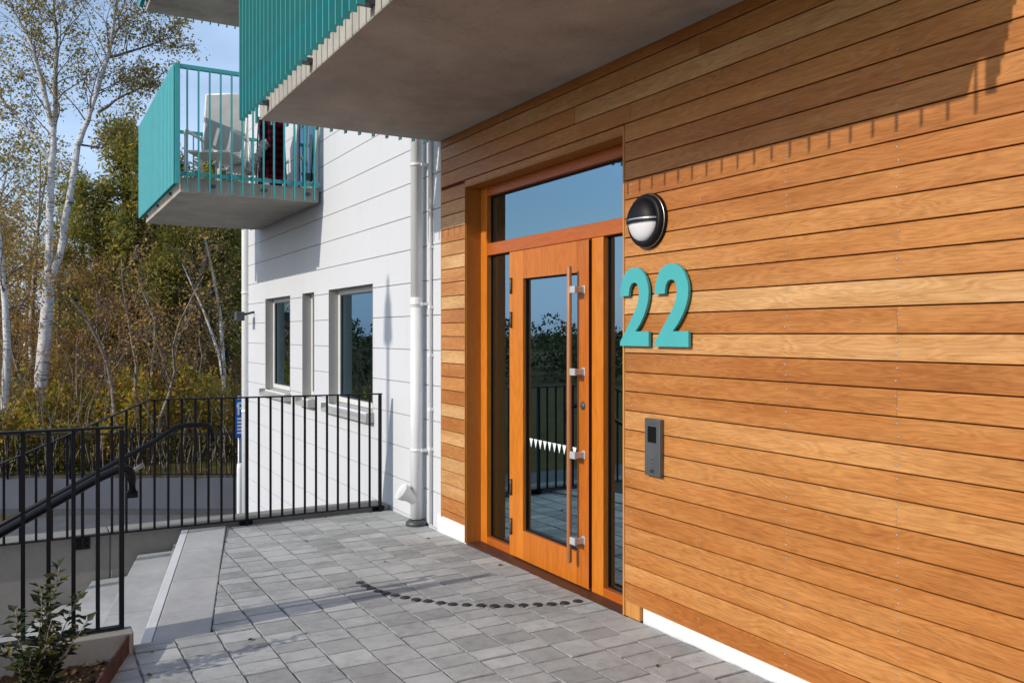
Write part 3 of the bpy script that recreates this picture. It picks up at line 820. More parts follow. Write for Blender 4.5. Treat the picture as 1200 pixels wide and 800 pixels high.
# ------------------------------------------------------------------ balconies
def balcony(label, y0, y1, zb, zt_slab, near, far, front, panel, front_y=None):
    X0 = 1.424 if panel else 1.49; BX = 1.36
    bl = thing('balcony', label, 'balcony', (2.2,(y0+y1)/2,zb), 'concrete balconies with teal railings')
    s = MB(); s.box(X0,2.93,y0,y1,zb,zt_slab); s.build('slab', M['soffit'], bl, bevel=.012)
    ztop = zb+1.335; zlow = zb+.185
    mb = MB(); mb.box(BX-.004,BX+.05,y0-.11,y1+.11,ztop-.045,ztop); 
    for yy in (y0-.08,y1+.08): mb.box(BX+.051,2.925,yy-.022,yy+.022,ztop-.044,ztop-.001)
    mb.build('top_rail', M['teal'], bl, bevel=.003)
    mb = MB(); mb.box(BX+.041,BX+.053,y0-.10,y1+.10,zlow-.012,zlow+.028)
    for yy in (y0-.055,y1+.055): mb.box(BX+.0535,2.925,yy-.006,yy+.006,zlow-.012,zlow+.028)
    mb.build('bottom_rail', M['teal'], bl)
    L = bl.location
    fb = MB(); fb.box(-.02,.02,-.0045,.0045,0,1.30); eb = MB(); eb.box(-.0065,.0065,-.02,.02,0,1.30)
    proto = None; stuff = MB()
    ny = int((y1-y0+.16)/.1065)
    for i in range(ny+1):
        y = y1+.08-i*.1065
        if front_y and not (front_y[0] < y < front_y[1]):
            stuff.box(BX,BX+.04,y-.0045,y+.0045,zb+(.076 if panel else .002),zb+1.302); continue
        if proto is None: proto = fb.build('baluster', M['teal'], bl); proto.location = (BX+.02-L.x,y-L.y,.002)
        else: copy_to(proto, bl, (BX+.02-L.x,y-L.y,.002))
    ep = None
    for flag,yy in ((near,y0-.085),(far,y1+.085)):
        x = BX+.125
        while x < 2.90:
            if flag:
                if ep is None: ep = eb.build('baluster', M['teal'], bl); ep.location = (x-L.x,yy-L.y,.002)
                else: copy_to(ep, bl, (x-L.x,yy-L.y,.002))
            else: stuff.box(x-.0065,x+.0065,yy-.02,yy+.02,zb+.002,zb+1.302)
            x += .1135
    if stuff.v: tag(stuff.build('baluster', M['teal'], bl), kind='stuff')
    mb = MB(); k = 0; y = y1-.25
    while y > y0: mb.box(BX+.042,X0-.001,y-.03,y+.03,zb+.055,zb+.085); y -= 1.05
    for yy,s in ((y0,-1),(y1,1)):
        for x in (1.75,2.3,2.78): mb.box(x-.03,x+.03,min(yy+s*.001,yy+s*.06),max(yy+s*.001,yy+s*.06),zb+.075,zb+.10)
    mb.build('bracket', M['darkgrey'], bl)
    if panel:
        mb = MB()
        for i in range(ny+1):
            yy = y1+.08-i*.1065; mb.box(BX-.013,BX-.005,yy-.041,yy+.041,zb+.075,ztop-.002)
        mb.build('front_panel', M['teal'], bl)
        mb = MB()
        for yy in (y0-.085,): mb.box(BX+.0005,BX+.05,yy-.03,yy+.0,zb+.074,ztop-.046)
        mb.build('corner_post', M['teal'], bl)
    return bl
balcony('nearest balcony over the entrance, grey concrete underside and close set dark teal bars', 1.70,6.37,3.133,3.33, False, True, True, False, (2.2,9))
balcony('lower balcony on the white wall with chairs on it and a solid teal front', 9.66,12.62,3.075,3.235, True, False, True, True, (20,30))
balcony('upper balcony at the top edge of the photo, seen from below', 9.66,12.62,5.95,6.12, False, True, True, True, (20,30))

# things on the lower balcony
ZF = 3.236
def garden_chair(label, loc, rz, slats=False):
    c = thing('garden_chair', label, 'chair', loc, 'white garden chairs on the balcony'); c.rotation_euler = (0,0,rz)
    def b(mb, name, mat, bev=.004):
        o = mb.build(name, M[mat], c, bevel=bev); o.location = (0,0,0); return o
    mb = MB(); mb.box(-.24,.24,-.24,.24,.40,.425); b(mb,'seat','chairwhite')
    mb = MB()
    if slats:
        for i in range(7): mb.box(-.215+i*.062,-.172+i*.062,-.30,-.28,.47,1.04)
        b(mb,'backrest','chairwhite')
    else:
        mb.add([(-.235,-.26,.50),(.235,-.26,.50),(.235,-.37,1.22),(-.235,-.37,1.22),(-.235,-.275,.50),(.235,-.275,.50),(.235,-.385,1.22),(-.235,-.385,1.22)],[(0,1,2,3),(7,6,5,4),(0,4,5,1),(1,5,6,2),(2,6,7,3),(3,7,4,0)])
        b(mb,'backrest','mesh',0)
    mb = MB(); 
    for s in (-1,1): mb.tube([(s*.25,-.25,.42),(s*.25,-.27,.5),(s*.25,-.385,1.23)], .014, 8)
    mb.tube([(-.25,-.385,1.22),(0,-.395,1.235),(.25,-.385,1.22)], .014, 8); mb.tube([(-.25,-.262,.50),(0,-.268,.485),(.25,-.262,.50)], .014, 8)
    b(mb,'back_frame','chairwhite',0)
    for s in (-1,1):
        for yy in (-.24,.24):
            mb = MB(); mb.tube([(s*.26,yy,.62 if yy > 0 else .42),(s*.265,yy*1.1,0)], [.016,.013], 8); b(mb,'leg','chairwhite',0)
        mb = MB(); mb.tube([(s*.26,-.29,.64),(s*.265,-.2,.655),(s*.265,.18,.655),(s*.265,.235,.645),(s*.262,.245,.60)], [.016,.02,.02,.018,.014], 8); b(mb,'armrest','chairwhite',0)
    return c
garden_chair('white garden chair with tall grey woven back on the lower balcony', (1.93,10.40,ZF), R(150))
garden_chair('white garden chair with slatted back standing behind on the lower balcony', (2.46,11.15,ZF), R(205), True)
bk = MB(); rngb = random.Random(2)
nu, nv = 12, 14
for j in range(nv+1):
    for i in range(nu+1):
        u = i/nu; v = j/nv; x = 2.47+.26*u; y = 10.50+.03*math.sin(u*9)+.012*math.sin(u*21+v*4)+.04*(1-v)
        bk.v.append((x,y,ZF+.10+v*.82))
for j in range(nv):
    for i in range(nu): bk.face([j*(nu+1)+i,j*(nu+1)+i+1,(j+1)*(nu+1)+i+1,(j+1)*(nu+1)+i],0,True)
o = bk.build('blanket', M['plaid']); m_ = o.modifiers.new('thick','SOLIDIFY'); m_.thickness = .03
tag(o, 'dark red and black checked blanket hanging from the drying stand on the balcony', 'blanket')
ds = thing('drying_stand', 'folding metal stand carrying the checked blanket on the lower balcony', 'stand', (2.6,10.55,ZF))
for x in (2.45,2.75):
    mb = MB(); mb.tube([(x,10.38,ZF),(x,10.54,ZF+.95)], .008, 6); mb.tube([(x,10.72,ZF),(x,10.54,ZF+.95)], .008, 6); mb.build('leg', M['darkgrey'], ds)
mb = MB(); mb.tube([(2.44,10.54,ZF+.95),(2.76,10.54,ZF+.95)], .009, 6); mb.build('crossbar', M['darkgrey'], ds)
dc = MB()
for k in range(8):
    a = k/7; dc.tube([(2.30+.18*a,10.42+.02*math.sin(k),ZF+.30+.34*a),(2.33+.18*a,10.40,ZF+.24+.34*a)], [.05,.045], 8)
tag(dc.build('cushion', M['cloth']), 'pale grey cushion slumped beside the checked blanket', 'cushion')
tb = thing('side_table', 'low white table between the chairs on the lower balcony', 'table', (2.22,10.95,ZF))
mb = MB(); mb.box(2.02,2.42,10.78,11.12,ZF+.44,ZF+.465); mb.build('table_top', M['chairwhite'], tb, bevel=.005)
for x in (2.06,2.38):
    for y in (10.82,11.08): mb = MB(); mb.tube([(x,y,ZF),(x,y,ZF+.44)], .013, 6); mb.build('leg', M['chairwhite'], tb)
mb = MB(); mb.lathe([(0,0),(.035,0),(.04,.03),(.03,.11),(.012,.13),(0,.13)], (2.40,9.95,ZF), (0,0,1), 14); mb.lathe([(.0405,.035),(.0385,.06),(.034,.09)], (2.40,9.95,ZF), (0,0,1), 14, 1)
tag(mb.build('bottle', [M['redpl'],M['signwhite']]), 'small red and white bottle on the floor of the lower balcony', 'bottle')
mb = MB(); mb.box(1.6,2.2,12.1,12.5,ZF,ZF+.16)
tag(mb.build('planter_box', M['darkcloth'], bevel=.01), 'long black planter box behind the woven chair on the balcony', 'planter')

# ------------------------------------------------------------------ fittings on the walls
# wall lamp
lc = Vector((XW+.009,3.668,2.184))
lp = thing('wall_lamp', 'round black bulkhead lamp with half visor over white glass on the wooden wall', 'lamp', lc)
def lam(mb, name, mat): o = mb.build(name, M[mat], lp); return o
mb = MB(); mb.lathe([(0,0),(.147,0),(.149,.006),(.149,.024),(.146,.03)], lc, (-1,0,0), 48); mb.lathe([(.140,.033),(.142,.048),(.134,.060),(.118,.064),(.112,.058)], lc, (-1,0,0), 48); lam(mb,'base_ring','blackgloss')
mb = MB(); mb.lathe([(.146,.030),(.1465,.0315),(.1405,.0335),(.140,.033)], lc, (-1,0,0), 48); lam(mb,'silver_ring','steel')
mb = MB(); mb.lathe([(.113*math.cos(a),.056+.055*math.sin(a)) for a in [i*math.pi/2/10 for i in range(11)]], lc, (-1,0,0), 40); lam(mb,'diffuser','opal')
mb = MB(); mb.lathe([(.118*math.cos(a),.057+.066*math.sin(a)) for a in [i*math.pi/2/10 for i in range(11)]], lc, (-1,0,0), 24, a0=-math.pi/2, a1=math.pi/2); lam(mb,'visor','blackgloss')
mb = MB()
def arcbar(mb, z0, z1, r0, h, xx=.0):
    n = 20; pr = [(math.cos(a)*r0, .057+math.sin(a)*h) for a in [math.pi*i/n for i in range(n+1)]]
    vs = []
    for z in (z0,z1):
        for y,hh in pr: vs.append((lc.x-hh, lc.y+y, lc.z+z))
        for y,hh in pr: vs.append((lc.x-max(.05,hh-.02), lc.y+y*.93, lc.z+z))
    N = n+1; fs = []
    for i in range(n): fs += [(i,i+1,2*N+i+1,2*N+i),(i,N+i,N+i+1,i+1),(2*N+i,2*N+i+1,3*N+i+1,3*N+i)]
    mb.add(vs, fs)
arcbar(mb, -.012,.0, .119,.068); lam(mb,'visor_lip','blackgloss')
mb = MB(); arcbar(mb, .0005,.009, .121,.070); lam(mb,'silver_strip','steel')
# house number
D2 = [(0,.643),(.02,.74),(.09,.86),(.2,.945),(.35,.99),(.5,1),(.65,.99),(.8,.94),(.91,.855),(.98,.76),(1,.675),(.985,.585),(.93,.485),(.84,.385),(.70,.275),(.545,.186),(1,.186),(1,0),(0,0),(0,.05),(.16,.165),(.35,.305),(.50,.42),(.60,.51),(.655,.60),(.67,.68),(.65,.75),(.59,.795),(.5,.81),(.41,.795),(.35,.75),(.32,.69),(.31,.643)]
def digit(label, yl, yr):
    n = len(D2); mb = MB(); w = yl-yr; vs = []
    for x in (XW-.030,XW-.014):
        for a,b in D2: vs.append((x, yl-a*w, 1.511+b*.43))
    mb.add(vs, [tuple(range(n)), tuple(range(2*n-1,n-1,-1))]+[(i,(i+1)%n,n+(i+1)%n,n+i) for i in range(n)])
    rt = thing('house_number', label, 'number sign', (XW-.02,(yl+yr)/2,1.511), 'turquoise house number digits')
    mb.build('digit', M['tealsign'], rt, fix=True)
    mb = MB()
    for a,b in ((.5,.9),(.45,.1),(.85,.1)): mb.lathe([(.008,0),(.008,.016)], (XW,yl-a*w,1.511+b*.43), (-1,0,0), 8)
    mb.build('stud', M['darkgrey'], rt)
digit('large turquoise digit 2 closest to the door frame, left of its twin', 3.899, 3.645)
digit('large turquoise digit 2 under the wall lamp, right of its twin', 3.597, 3.328)
# intercom
ic = thing('intercom', 'slim grey metal entry panel with dark screen on the wooden wall', 'intercom', (XW-.002,3.615,.97))
mb = MB(); mb.box(XW-.030,XW-.0015,3.552,3.680,.821,1.126); mb.build('housing', M['panelsteel'], ic, bevel=.004)
mb = MB(); mb.box(XW-.0318,XW-.0305,3.582,3.652,1.0,1.085); mb.build('screen', M['screen'], ic)
mb = MB()
for i in range(3): mb.lathe([(0,.003),(.006,.003),(.008,0)], (XW-.0302,3.616,.915-i*.022), (-1,0,0), 10)
mb.box(XW-.0314,XW-.0303,3.592,3.642,1.098,1.102)
mb.build('button', M['darkgrey'], ic)
mb = MB()
for i in range(3): mb.box(XW-.0312,XW-.0303,3.598,3.634,.852-i*.006,.855-i*.006)
mb.build('speaker_slot', M['black'], ic)
# near downpipe
PX, PY, PR = WX-.078, 6.72, .05
dp = thing('downpipe', 'white round downpipe with leaf outlet beside the wooden cladding', 'downpipe', (PX,PY,-.03))
mb = MB(); mb.tube([(PX,PY,.02),(PX,PY,1.80)], PR, 24); mb.tube([(PX,PY,1.80),(PX,PY,1.803),(PX,PY,1.88),(PX,PY,1.884)], [PR,PR+.003,PR+.003,PR-.001], 24); mb.tube([(PX,PY,1.88),(PX,PY,8.5)], PR-.002, 24)
mb.build('pipe', M['whitemetal'], dp)
mb = MB()
a = Vector((PX,PY,.17)); d = Vector((-.82,.02,.57)).normalized()
mb.tube([a, a+d*.08, a+d*.125, a+d*.165], [.046,.050,.068,.074], 22, cap=False)
mb.tube([a+d*.165, a+d*.163, a+d*.125, a+d*.09], [.074,.069,.062,.046], 22, cap=False)
n_ = len(mb.v); mb.tube([a+d*.088, a+d*.090], [.047,.047], 22, 1)
mb.build('leaf_outlet', [M['whitemetal'],M['darkgrey']], dp)
mb = MB(); mb.lathe([(0,.0),(.09,.0),(.088,.03),(.062,.05),(.056,.05)], (PX,PY,G(PY)+.001), (0,0,1), 24); mb.build('base_collar', M['darkgrey'], dp)
for z in (1.83,.60,3.0):
    mb = MB(); mb.box(PX+.02,WX-.001,PY-.07,PY-.05,z-.012,z+.012); mb.tube([(PX,PY,z-.012),(PX,PY,z+.012)], PR+.004, 24); mb.build('clamp', M['whitemetal'], dp)
cp = thing('conduit', 'thin white cable pipe on the wall right of the downpipe', 'pipe', (WX-.02,6.55,0))
mb = MB(); mb.tube([(WX-.02,6.56,.0),(WX-.02,6.56,8.5)], .013, 10); mb.build('pipe', M['whitemetal'], cp)
mb = MB()
for z in (.62,1.80,.95,1.4,2.3): mb.box(WX-.036,WX-.0005,6.54,6.58,z-.012,z+.012)
mb.build('clip', M['whitemetal'], cp)
# corner downpipes
d2 = thing('downpipe', 'white downpipe at the far corner of the white wall', 'downpipe', (2.89,13.46,LOW))
mb = MB(); mb.tube([(2.925,13.42,LOW),(2.925,13.42,8.5)], .06, 16); mb.build('pipe', M['whitemetal'], d2)
mb = MB(); mb.tube([(2.885,13.62,LOW),(2.885,13.62,-.5),(2.885,13.62,-.42)], [.05,.05,.045], 14); mb.build('drain_riser', M['whitemetal'], d2)
for z in (-1.5,.4,2.2): mb = MB(); mb.tube([(2.925,13.42,z-.02),(2.925,13.42,z+.02)], .066, 16); mb.build('clamp', M['whitemetal'], d2)
sp = thing('spotlight', 'small dark floodlight on the far corner of the white wall', 'spotlight', (2.78,12.95,1.84))
mb = MB(); mb.box(2.68,2.80,12.9,13.05,1.77,1.90); mb.build('lamp_body', M['darkgrey'], sp, bevel=.01)
mb = MB(); mb.tube([(2.80,12.97,1.86),(2.95,12.97,1.9)], .018, 8); mb.build('arm', M['darkgrey'], sp)
# parking sign
pk = thing('parking_sign', 'blue parking sign with white letter P on a grey pole by the building corner', 'sign', (3.0,13.95,LOW))
SX, SY = 2.865, 13.92
mb = MB(); mb.box(SX,SX+.16,SY,SY+.02,-.06,.55); board_ = mb.build('sign_board', M['blue'], pk, bevel=.006)
mb = MB()
mb.box(SX+.045,SX+.072,SY-.003,SY-.001,.30,.50); mb.lathe([(.026,0),(.056,0)], (SX+.085,SY-.002,.445), (0,-1,0), 20)
for i in range(5): mb.box(SX+.04,SX+.14-(i%2)*.02,SY-.003,SY-.001,.225-i*.055,.256-i*.055)
mb.build('lettering', M['signwhite'], board_)
mb = MB(); mb.tube([(SX+.08,SY+.045,LOW),(SX+.08,SY+.045,.6)], .024, 10); mb.build('pole', M['galv'], pk)
# floor studs marking the swing of the door
dots = [(1.867,5.279),(1.875,5.201),(1.885,5.123),(1.902,5.044),(1.928,4.976),(1.959,4.906),(1.994,4.835),(2.034,4.762),(2.083,4.698),(2.134,4.627),(2.183,4.565),(2.248,4.514),(2.316,4.462),(2.379,4.413),(2.452,4.372),(2.531,4.34),(2.61,4.309),(2.683,4.275),(2.762,4.253),(2.848,4.244)]
sb = MB(); sb.lathe([(0,.006),(.026,.006),(.029,.003),(.030,-.004)], (0,0,0), (0,0,1), 20)
first = None
for x,y in dots:
    if first is None:
        o = first = tag(sb.build('floor_stud', M['dot']), 'black round floor stud in the curved row before the door', 'floor stud', 'floor studs in an arc before the door')
    else: o = first.copy(); COL.objects.link(o)
    o.location = (x,y,G(y)+.001)
# lamp post out of the frame whose shadow falls on the white wall
lx, ly = -5.6, 6.55
lpz = thing('lamp_post', 'tall grey street lamp standing in the yard below the stairs', 'street lamp', (lx,ly,LOW))
mb = MB(); mb.tube([(lx,ly,LOW),(lx,ly,6.35)], [.055,.03], 12); mb.build('pole', M['galv'], lpz)
mb = MB(); mb.tube([(lx,ly,5.75),(lx,ly,5.77),(lx,ly,6.1),(lx,ly,6.25)], [.05,.11,.08,.02], 16); mb.build('lamp_head', M['darkgrey'], lpz)

# ------------------------------------------------------------------ fence on the wall across the yard
A0, A1 = Vector((-.513,23.2,0)), Vector((4.271,20.56,0)); dv = (A1-A0).normalized(); nv_ = Vector((-dv.y,dv.x,0))
S0, S1 = A0-dv*9, A1+dv*4
mb = MB()
def obox(mb, a, b, t0, t1, z0, z1):
    p = [a+nv_*t0, b+nv_*t0, b+nv_*t1, a+nv_*t1]
    mb.add([(q.x,q.y,z0) for q in p]+[(q.x,q.y,z1) for q in p],[(0,3,2,1),(4,5,6,7),(0,1,5,4),(1,2,6,5),(2,3,7,6),(3,0,4,7)])
obox(mb, S0, S1, 0, .3, LOW-.1, -1.80)
yw = mb.build('yard_wall', M['wallgrey']); tag(yw, 'low blue grey concrete wall across the yard in front of the forest', 'wall')
mb = MB(); obox(mb, S0, S1, -.12, -.002, LOW-.05, LOW+.12)
kb = mb.build('kerb', M['darkgrey']); tag(kb, kind='structure')
fn = thing('fence', 'black bar fence on the low wall before the forest', 'fence', (A0+A1)/2+Vector((0,0,-1.8)))
mb = MB(); obox(mb, S0, S1, .12,.16, -.79,-.74); mb.build('top_rail', M['black'], fn)
mb = MB(); obox(mb, S0, S1, .125,.155, -1.72,-1.69); mb.build('bottom_rail', M['black'], fn)
L = (S1-S0).length; pb = MB(); pb.box(-.009,.009,-.009,.009,0,.93); first = None; stuff = MB()
n = int(L/.118)
for i in range(n):
    p = S0+dv*(i*.118+.03)+nv_*.14; d = i*.118+.03
    if 8.6 < d < 8.6+7.6:
        if first is None: first = pb.build('baluster', M['black'], fn); o = first
        else: o = copy_to(first, fn)
        o.location = Vector((p.x,p.y,-1.71))-fn.location
    else: stuff.box(p.x-.009,p.x+.009,p.y-.009,p.y+.009,-1.71,-.78)
tag(stuff.build('baluster', M['black'], fn), kind='stuff')
d = .4; first = None
pb = MB(); pb.box(-.022,.022,-.022,.022,0,1.05); pb.tube([(.0,-.10,-.02),(0,-.03,.9)], .016, 6); pb.lathe([(0,.05),(.035,.04),(.05,0)], (0,-.1,-.03), (0,0,1), 8)
while d < L:
    p = S0+dv*d+nv_*.14
    if first is None: first = pb.build('post', M['black'], fn); o = first
    else: o = copy_to(first, fn)
    o.location = Vector((p.x,p.y,-1.80))-fn.location
    d += 1.45

# ------------------------------------------------------------------ trees
def rot_dir(d, ang, az):
    d = d.normalized(); u = d.cross(Vector((0,0,1)));
    if u.length < .05: u = d.cross(Vector((1,0,0)))
    u.normalize(); v = d.cross(u)
    return (d*math.cos(ang)+(u*math.cos(az)+v*math.sin(az))*math.sin(ang)).normalized()
def card(mb, p, d, L, W, rng):
    s = d.cross(Vector((rng.gauss(0,1),rng.gauss(0,1),rng.gauss(0,1))))
    if s.length < 1e-4: return
    s.normalize(); mb.add([p, p+d*L*.5+s*W*.5, p+d*L, p+d*L*.5-s*W*.5], [(0,1,2,3)])
def limb(wood, leaves, p, d, L, r, lvl, C, rng, mi):
    """grow a limb and its children; C holds one dict per level"""
    c = C[lvl]; n = c.get('seg',5); pts = [p.copy()]; dirs = [d.copy()]
    for i in range(n):
        d = (d+Vector((rng.gauss(0,1),rng.gauss(0,1),rng.gauss(0,1)))*c['jit']+Vector((0,0,c['up']))).normalized()
        p = p+d*(L/n); pts.append(p.copy()); dirs.append(d.copy())
    wood.tube(pts, [max(.004,r*(1-.8*i/n)) for i in range(n+1)], c.get('sides',4), mi if lvl == 0 else c.get('mi',1), cap=False)
    kids(wood, leaves, pts, dirs, L, r, lvl, C, rng, mi)
def kids(wood, leaves, pts, dirs, L, r, lvl, C, rng, mi):
    c = C[lvl]; n = len(pts)-1
    if c.get('leaf'):
        k = c['leaf']
        for _ in range(rng.randint(max(1,int(k*.5)),int(k*1.5)) if k >= 1 else int(rng.random() < k)):
            t = rng.uniform(c.get('ls',.3),1.0); i = min(n-1,int(t*n)); q = pts[i].lerp(pts[i+1],t*n-i)
            sp = c.get('spread',.12)
            q = q+Vector((rng.gauss(0,sp),rng.gauss(0,sp),rng.gauss(0,sp)-sp*.3))
            dd = Vector((rng.gauss(0,1),rng.gauss(0,1),rng.gauss(0,.8)-.3)).normalized()
            s = c['ls_size']*rng.uniform(.6,1.35); card(leaves, q, dd, s, s*c.get('asp',.7), rng)
    if lvl+1 < len(C):
        nk = c['n']; nk = int(nk*rng.uniform(.8,1.2)+.5)
        for k in range(nk):
            t = c['st']+(1-c['st'])*(k+rng.random())/nk; t = min(.985,t); i = min(n-1,int(t*n)); q = pts[i].lerp(pts[i+1],t*n-i)
            az = rng.uniform(0,2*math.pi); ang = c['ang']*rng.uniform(.7,1.25)
            dd = rot_dir(dirs[i+1], ang, az)
            ll = L*c['len']*(1-c.get('taper',.55)*t)*rng.uniform(.7,1.25)
            limb(wood, leaves, q, dd, ll, max(.006,r*(1-.75*t)*c.get('rk',.45)), lvl+1, C, rng, mi)

def finish(name, label, cat, loc, wood, leaves, barks, leafm, group=None):
    root = thing(name, label, cat, loc, group)
    wood.build('trunk', [M[b] for b in barks], root).location = (0,0,0)
    leaves.build('crown', M[leafm], root).location = (0,0,0)
    return root

# the big forked birch, its limbs as the photo shows them
rng = random.Random(4)
B0 = Vector((.218,28.0,-2.3))
wd, lv = MB(), MB()
tw = [dict(seg=5,jit=.16,up=.02,n=7,st=.2,ang=.8,len=.42,sides=4,mi=1,leaf=1,ls_size=.08,spread=.10,rk=.5),
      dict(seg=4,jit=.2,up=-.06,n=5,st=.2,ang=.7,len=.5,sides=3,mi=1,leaf=2,ls_size=.08,spread=.13,rk=.6),
      dict(seg=3,jit=.2,up=-.16,n=0,st=.2,ang=.7,len=.5,sides=3,mi=1,leaf=3,ls_size=.08,spread=.14)]
def main_limb(pts, r0, r1, mi=0, nb=14, bl=1.5, st=.3, sides=8, dens=1.0, up=.3):
    pts = [Vector(p)-B0 for p in pts]
    # smooth the polyline
    sm = []
    for i in range(len(pts)-1):
        for k in range(3): sm.append(pts[i].lerp(pts[i+1],k/3)+Vector((rng.gauss(0,.015),rng.gauss(0,.03),0)))
    sm.append(pts[-1]); n = len(sm)-1
    wd.tube(sm, [r0+(r1-r0)*i/n for i in range(n+1)], sides, mi, cap=False)
    for k in range(nb):
        t = st+(1-st)*(k+rng.random())/nb; t = min(t,.99); i = min(n-1,int(t*n)); q = sm[i].lerp(sm[i+1],t*n-i)
        d = (sm[i+1]-sm[i]).normalized(); dd = rot_dir(d, rng.uniform(.6,1.1), rng.uniform(0,6.28)); dd = (dd+Vector((0,0,up))).normalized()
        limb(wd, lv, q, dd, bl*rng.uniform(.6,1.2), max(.012,(r0+(r1-r0)*t)*.3), 0, tw, rng, 1)
Y = 28.0
T = lambda l: [(x,Y+dy,z) for (x,z,dy) in l]
main_limb(T([(.218,-2.53,0),(.324,-1.07,0),(.474,1.36,0),(.585,3.07,0)]), .205,.155, nb=0, sides=12)
main_limb(T([(.585,3.07,0),(.605,4.29,.1),(.667,6.53,.2),(.732,7.86,.3),(.776,9.26,.3),(.776,10.34,.3),(.711,11.2,.3),(.68,13.2,.3)]), .115,.025, nb=26, bl=2.0, st=.35)
main_limb(T([(.585,3.07,0),(.863,3.82,0),(1.082,5.31,-.1),(1.324,7.01,-.2),(1.547,7.71,-.3),(1.862,8.85,-.3),(2.09,9.64,-.3),(2.205,10.27,-.3),(2.366,11.48,-.3),(2.5,13.4,-.3)]), .11,.025, nb=26, bl=1.9, st=.42)
main_limb(T([(.68,7.6,.2),(.303,9.19,0),(.091,9.91,-.2),(-.473,10.94,-.3)]), .075,.02, nb=16, bl=1.5, st=.2)
main_limb(T([(1.817,7.99,-.3),(2.551,8.6,-.4),(3.427,9.1,-.5)]), .045,.012, mi=1, nb=14, bl=1.0, st=.3)
main_limb(T([(2.09,9.64,-.3),(2.95,10.06,-.2),(3.863,10.6,-.1)]), .05,.012, mi=1, nb=16, bl=1.3, st=.2)
main_limb(T([(1.35,7.05,-.2),(1.9,7.0,-.2),(2.6,7.9,-.3)]), .035,.010, mi=1, nb=9, bl=.9, st=.3)
main_limb(T([(.7,6.4,.2),(.2,7.3,.5),(-.5,8.2,.8),(-1.2,9.3,1)]), .055,.015, nb=16, bl=1.4, st=.2)
finish('birch_tree', 'tall white birch forking into two stems, foremost tree at the left', 'tree', B0, wd, lv, ['bark_birch','bark_twig'], 'leaf_birch')

def proto_tree(name, label, cat, loc, seed, H, r, C, barks, leafm, lean=(0,0), group=None, stems=1):
    rng = random.Random(seed); wd, lv = MB(), MB()
    for s in range(stems):
        d = Vector((lean[0]+(rng.gauss(0,.25) if stems > 1 else 0), lean[1]+(rng.gauss(0,.25) if stems > 1 else 0),1)).normalized()
        limb(wd, lv, Vector((0,0,0)), d, H*rng.uniform(.85,1.05), r, 0, C, rng, 0)
    return finish(name, label, cat, loc, wd, lv, barks, leafm, group)
CB = [dict(seg=9,jit=.05,up=.03,n=24,st=.4,ang=.85,len=.22,sides=7,rk=.35),
      dict(seg=4,jit=.15,up=.03,n=8,st=.2,ang=.7,len=.5,sides=3,leaf=4,ls_size=.10,spread=.14),
      dict(seg=3,jit=.2,up=-.1,n=0,st=.2,ang=.7,len=.5,sides=3,leaf=8,ls_size=.10,spread=.18)]
CR = [dict(seg=8,jit=.09,up=.03,n=26,st=.22,ang=.75,len=.34,sides=6,rk=.4),
      dict(seg=5,jit=.17,up=.05,n=9,st=.15,ang=.7,len=.5,sides=3,leaf=2,ls_size=.11,spread=.16),
      dict(seg=4,jit=.2,up=.0,n=3,st=.2,ang=.7,len=.6,sides=3,leaf=12,ls_size=.085,spread=.2),
      dict(seg=3,jit=.2,up=.0,n=0,st=.2,ang=.7,len=.6,sides=3,leaf=4,ls_size=.08,spread=.18)]
CP_ = [dict(seg=8,jit=.03,up=.03,n=30,st=.28,ang=1.25,len=.24,sides=8,rk=.25,taper=.7),
      dict(seg=4,jit=.14,up=.06,n=9,st=.25,ang=.8,len=.42,sides=3,leaf=0),
      dict(seg=3,jit=.2,up=.1,n=0,st=.2,ang=.7,len=.5,sides=3,leaf=34,ls_size=.24,asp=.26,spread=.20)]
CS = [dict(seg=8,jit=.02,up=.04,n=50,st=.24,ang=1.6,len=.24,sides=7,rk=.2,taper=.85),
      dict(seg=4,jit=.1,up=.03,n=9,st=.15,ang=.8,len=.42,sides=3,leaf=0),
      dict(seg=3,jit=.15,up=-.04,n=0,st=.2,ang=.7,len=.5,sides=3,leaf=16,ls_size=.22,asp=.22,spread=.14)]
CM = [dict(seg=8,jit=.13,up=.04,n=10,st=.35,ang=.6,len=.42,sides=6,rk=.5),
      dict(seg=5,jit=.17,up=.06,n=7,st=.2,ang=.65,len=.5,sides=3,mi=1,leaf=3,ls_size=.10,spread=.15),
      dict(seg=4,jit=.2,up=.02,n=0,st=.2,ang=.7,len=.6,sides=3,mi=1,leaf=7,ls_size=.085,spread=.2)]
GRP = 'trees of the autumn forest'
birch = proto_tree('birch_tree', 'slender white birch at the left edge of the photo', 'tree', (-.56,27,-2.0), 31, 11.5, .13, CB, ['bark_birch','bark_twig'], 'leaf_birch', (.02,0), GRP)
rust = proto_tree('twiggy_tree', 'reddish brown twiggy tree between the first two birches', 'tree', (-.2,31,-1.8), 32, 8.2, .12, CR, ['bark_grey','bark_twig'], 'leaf_rust', (0,0), GRP)
pine = proto_tree('pine_tree', 'dark pine with a bare trunk right behind the teal balcony front', 'tree', (3.65,31,-1.8), 33, 10.6, .17, CP_, ['bark_pine','bark_pine'], 'leaf_pine', (0,0), GRP)
pine2 = proto_tree('pine_tree', 'second dark pine nearer the building corner', 'tree', (4.9,33,-1.8), 37, 10.0, .16, CP_, ['bark_pine','bark_pine'], 'leaf_pine', (0,0), GRP)
spruce = proto_tree('spruce_tree', 'dense olive spruce behind the leaning grey tree', 'tree', (2.2,36,-1.6), 34, 9.6, .16, CS, ['bark_pine','bark_pine'], 'leaf_pine', (0,0), GRP)
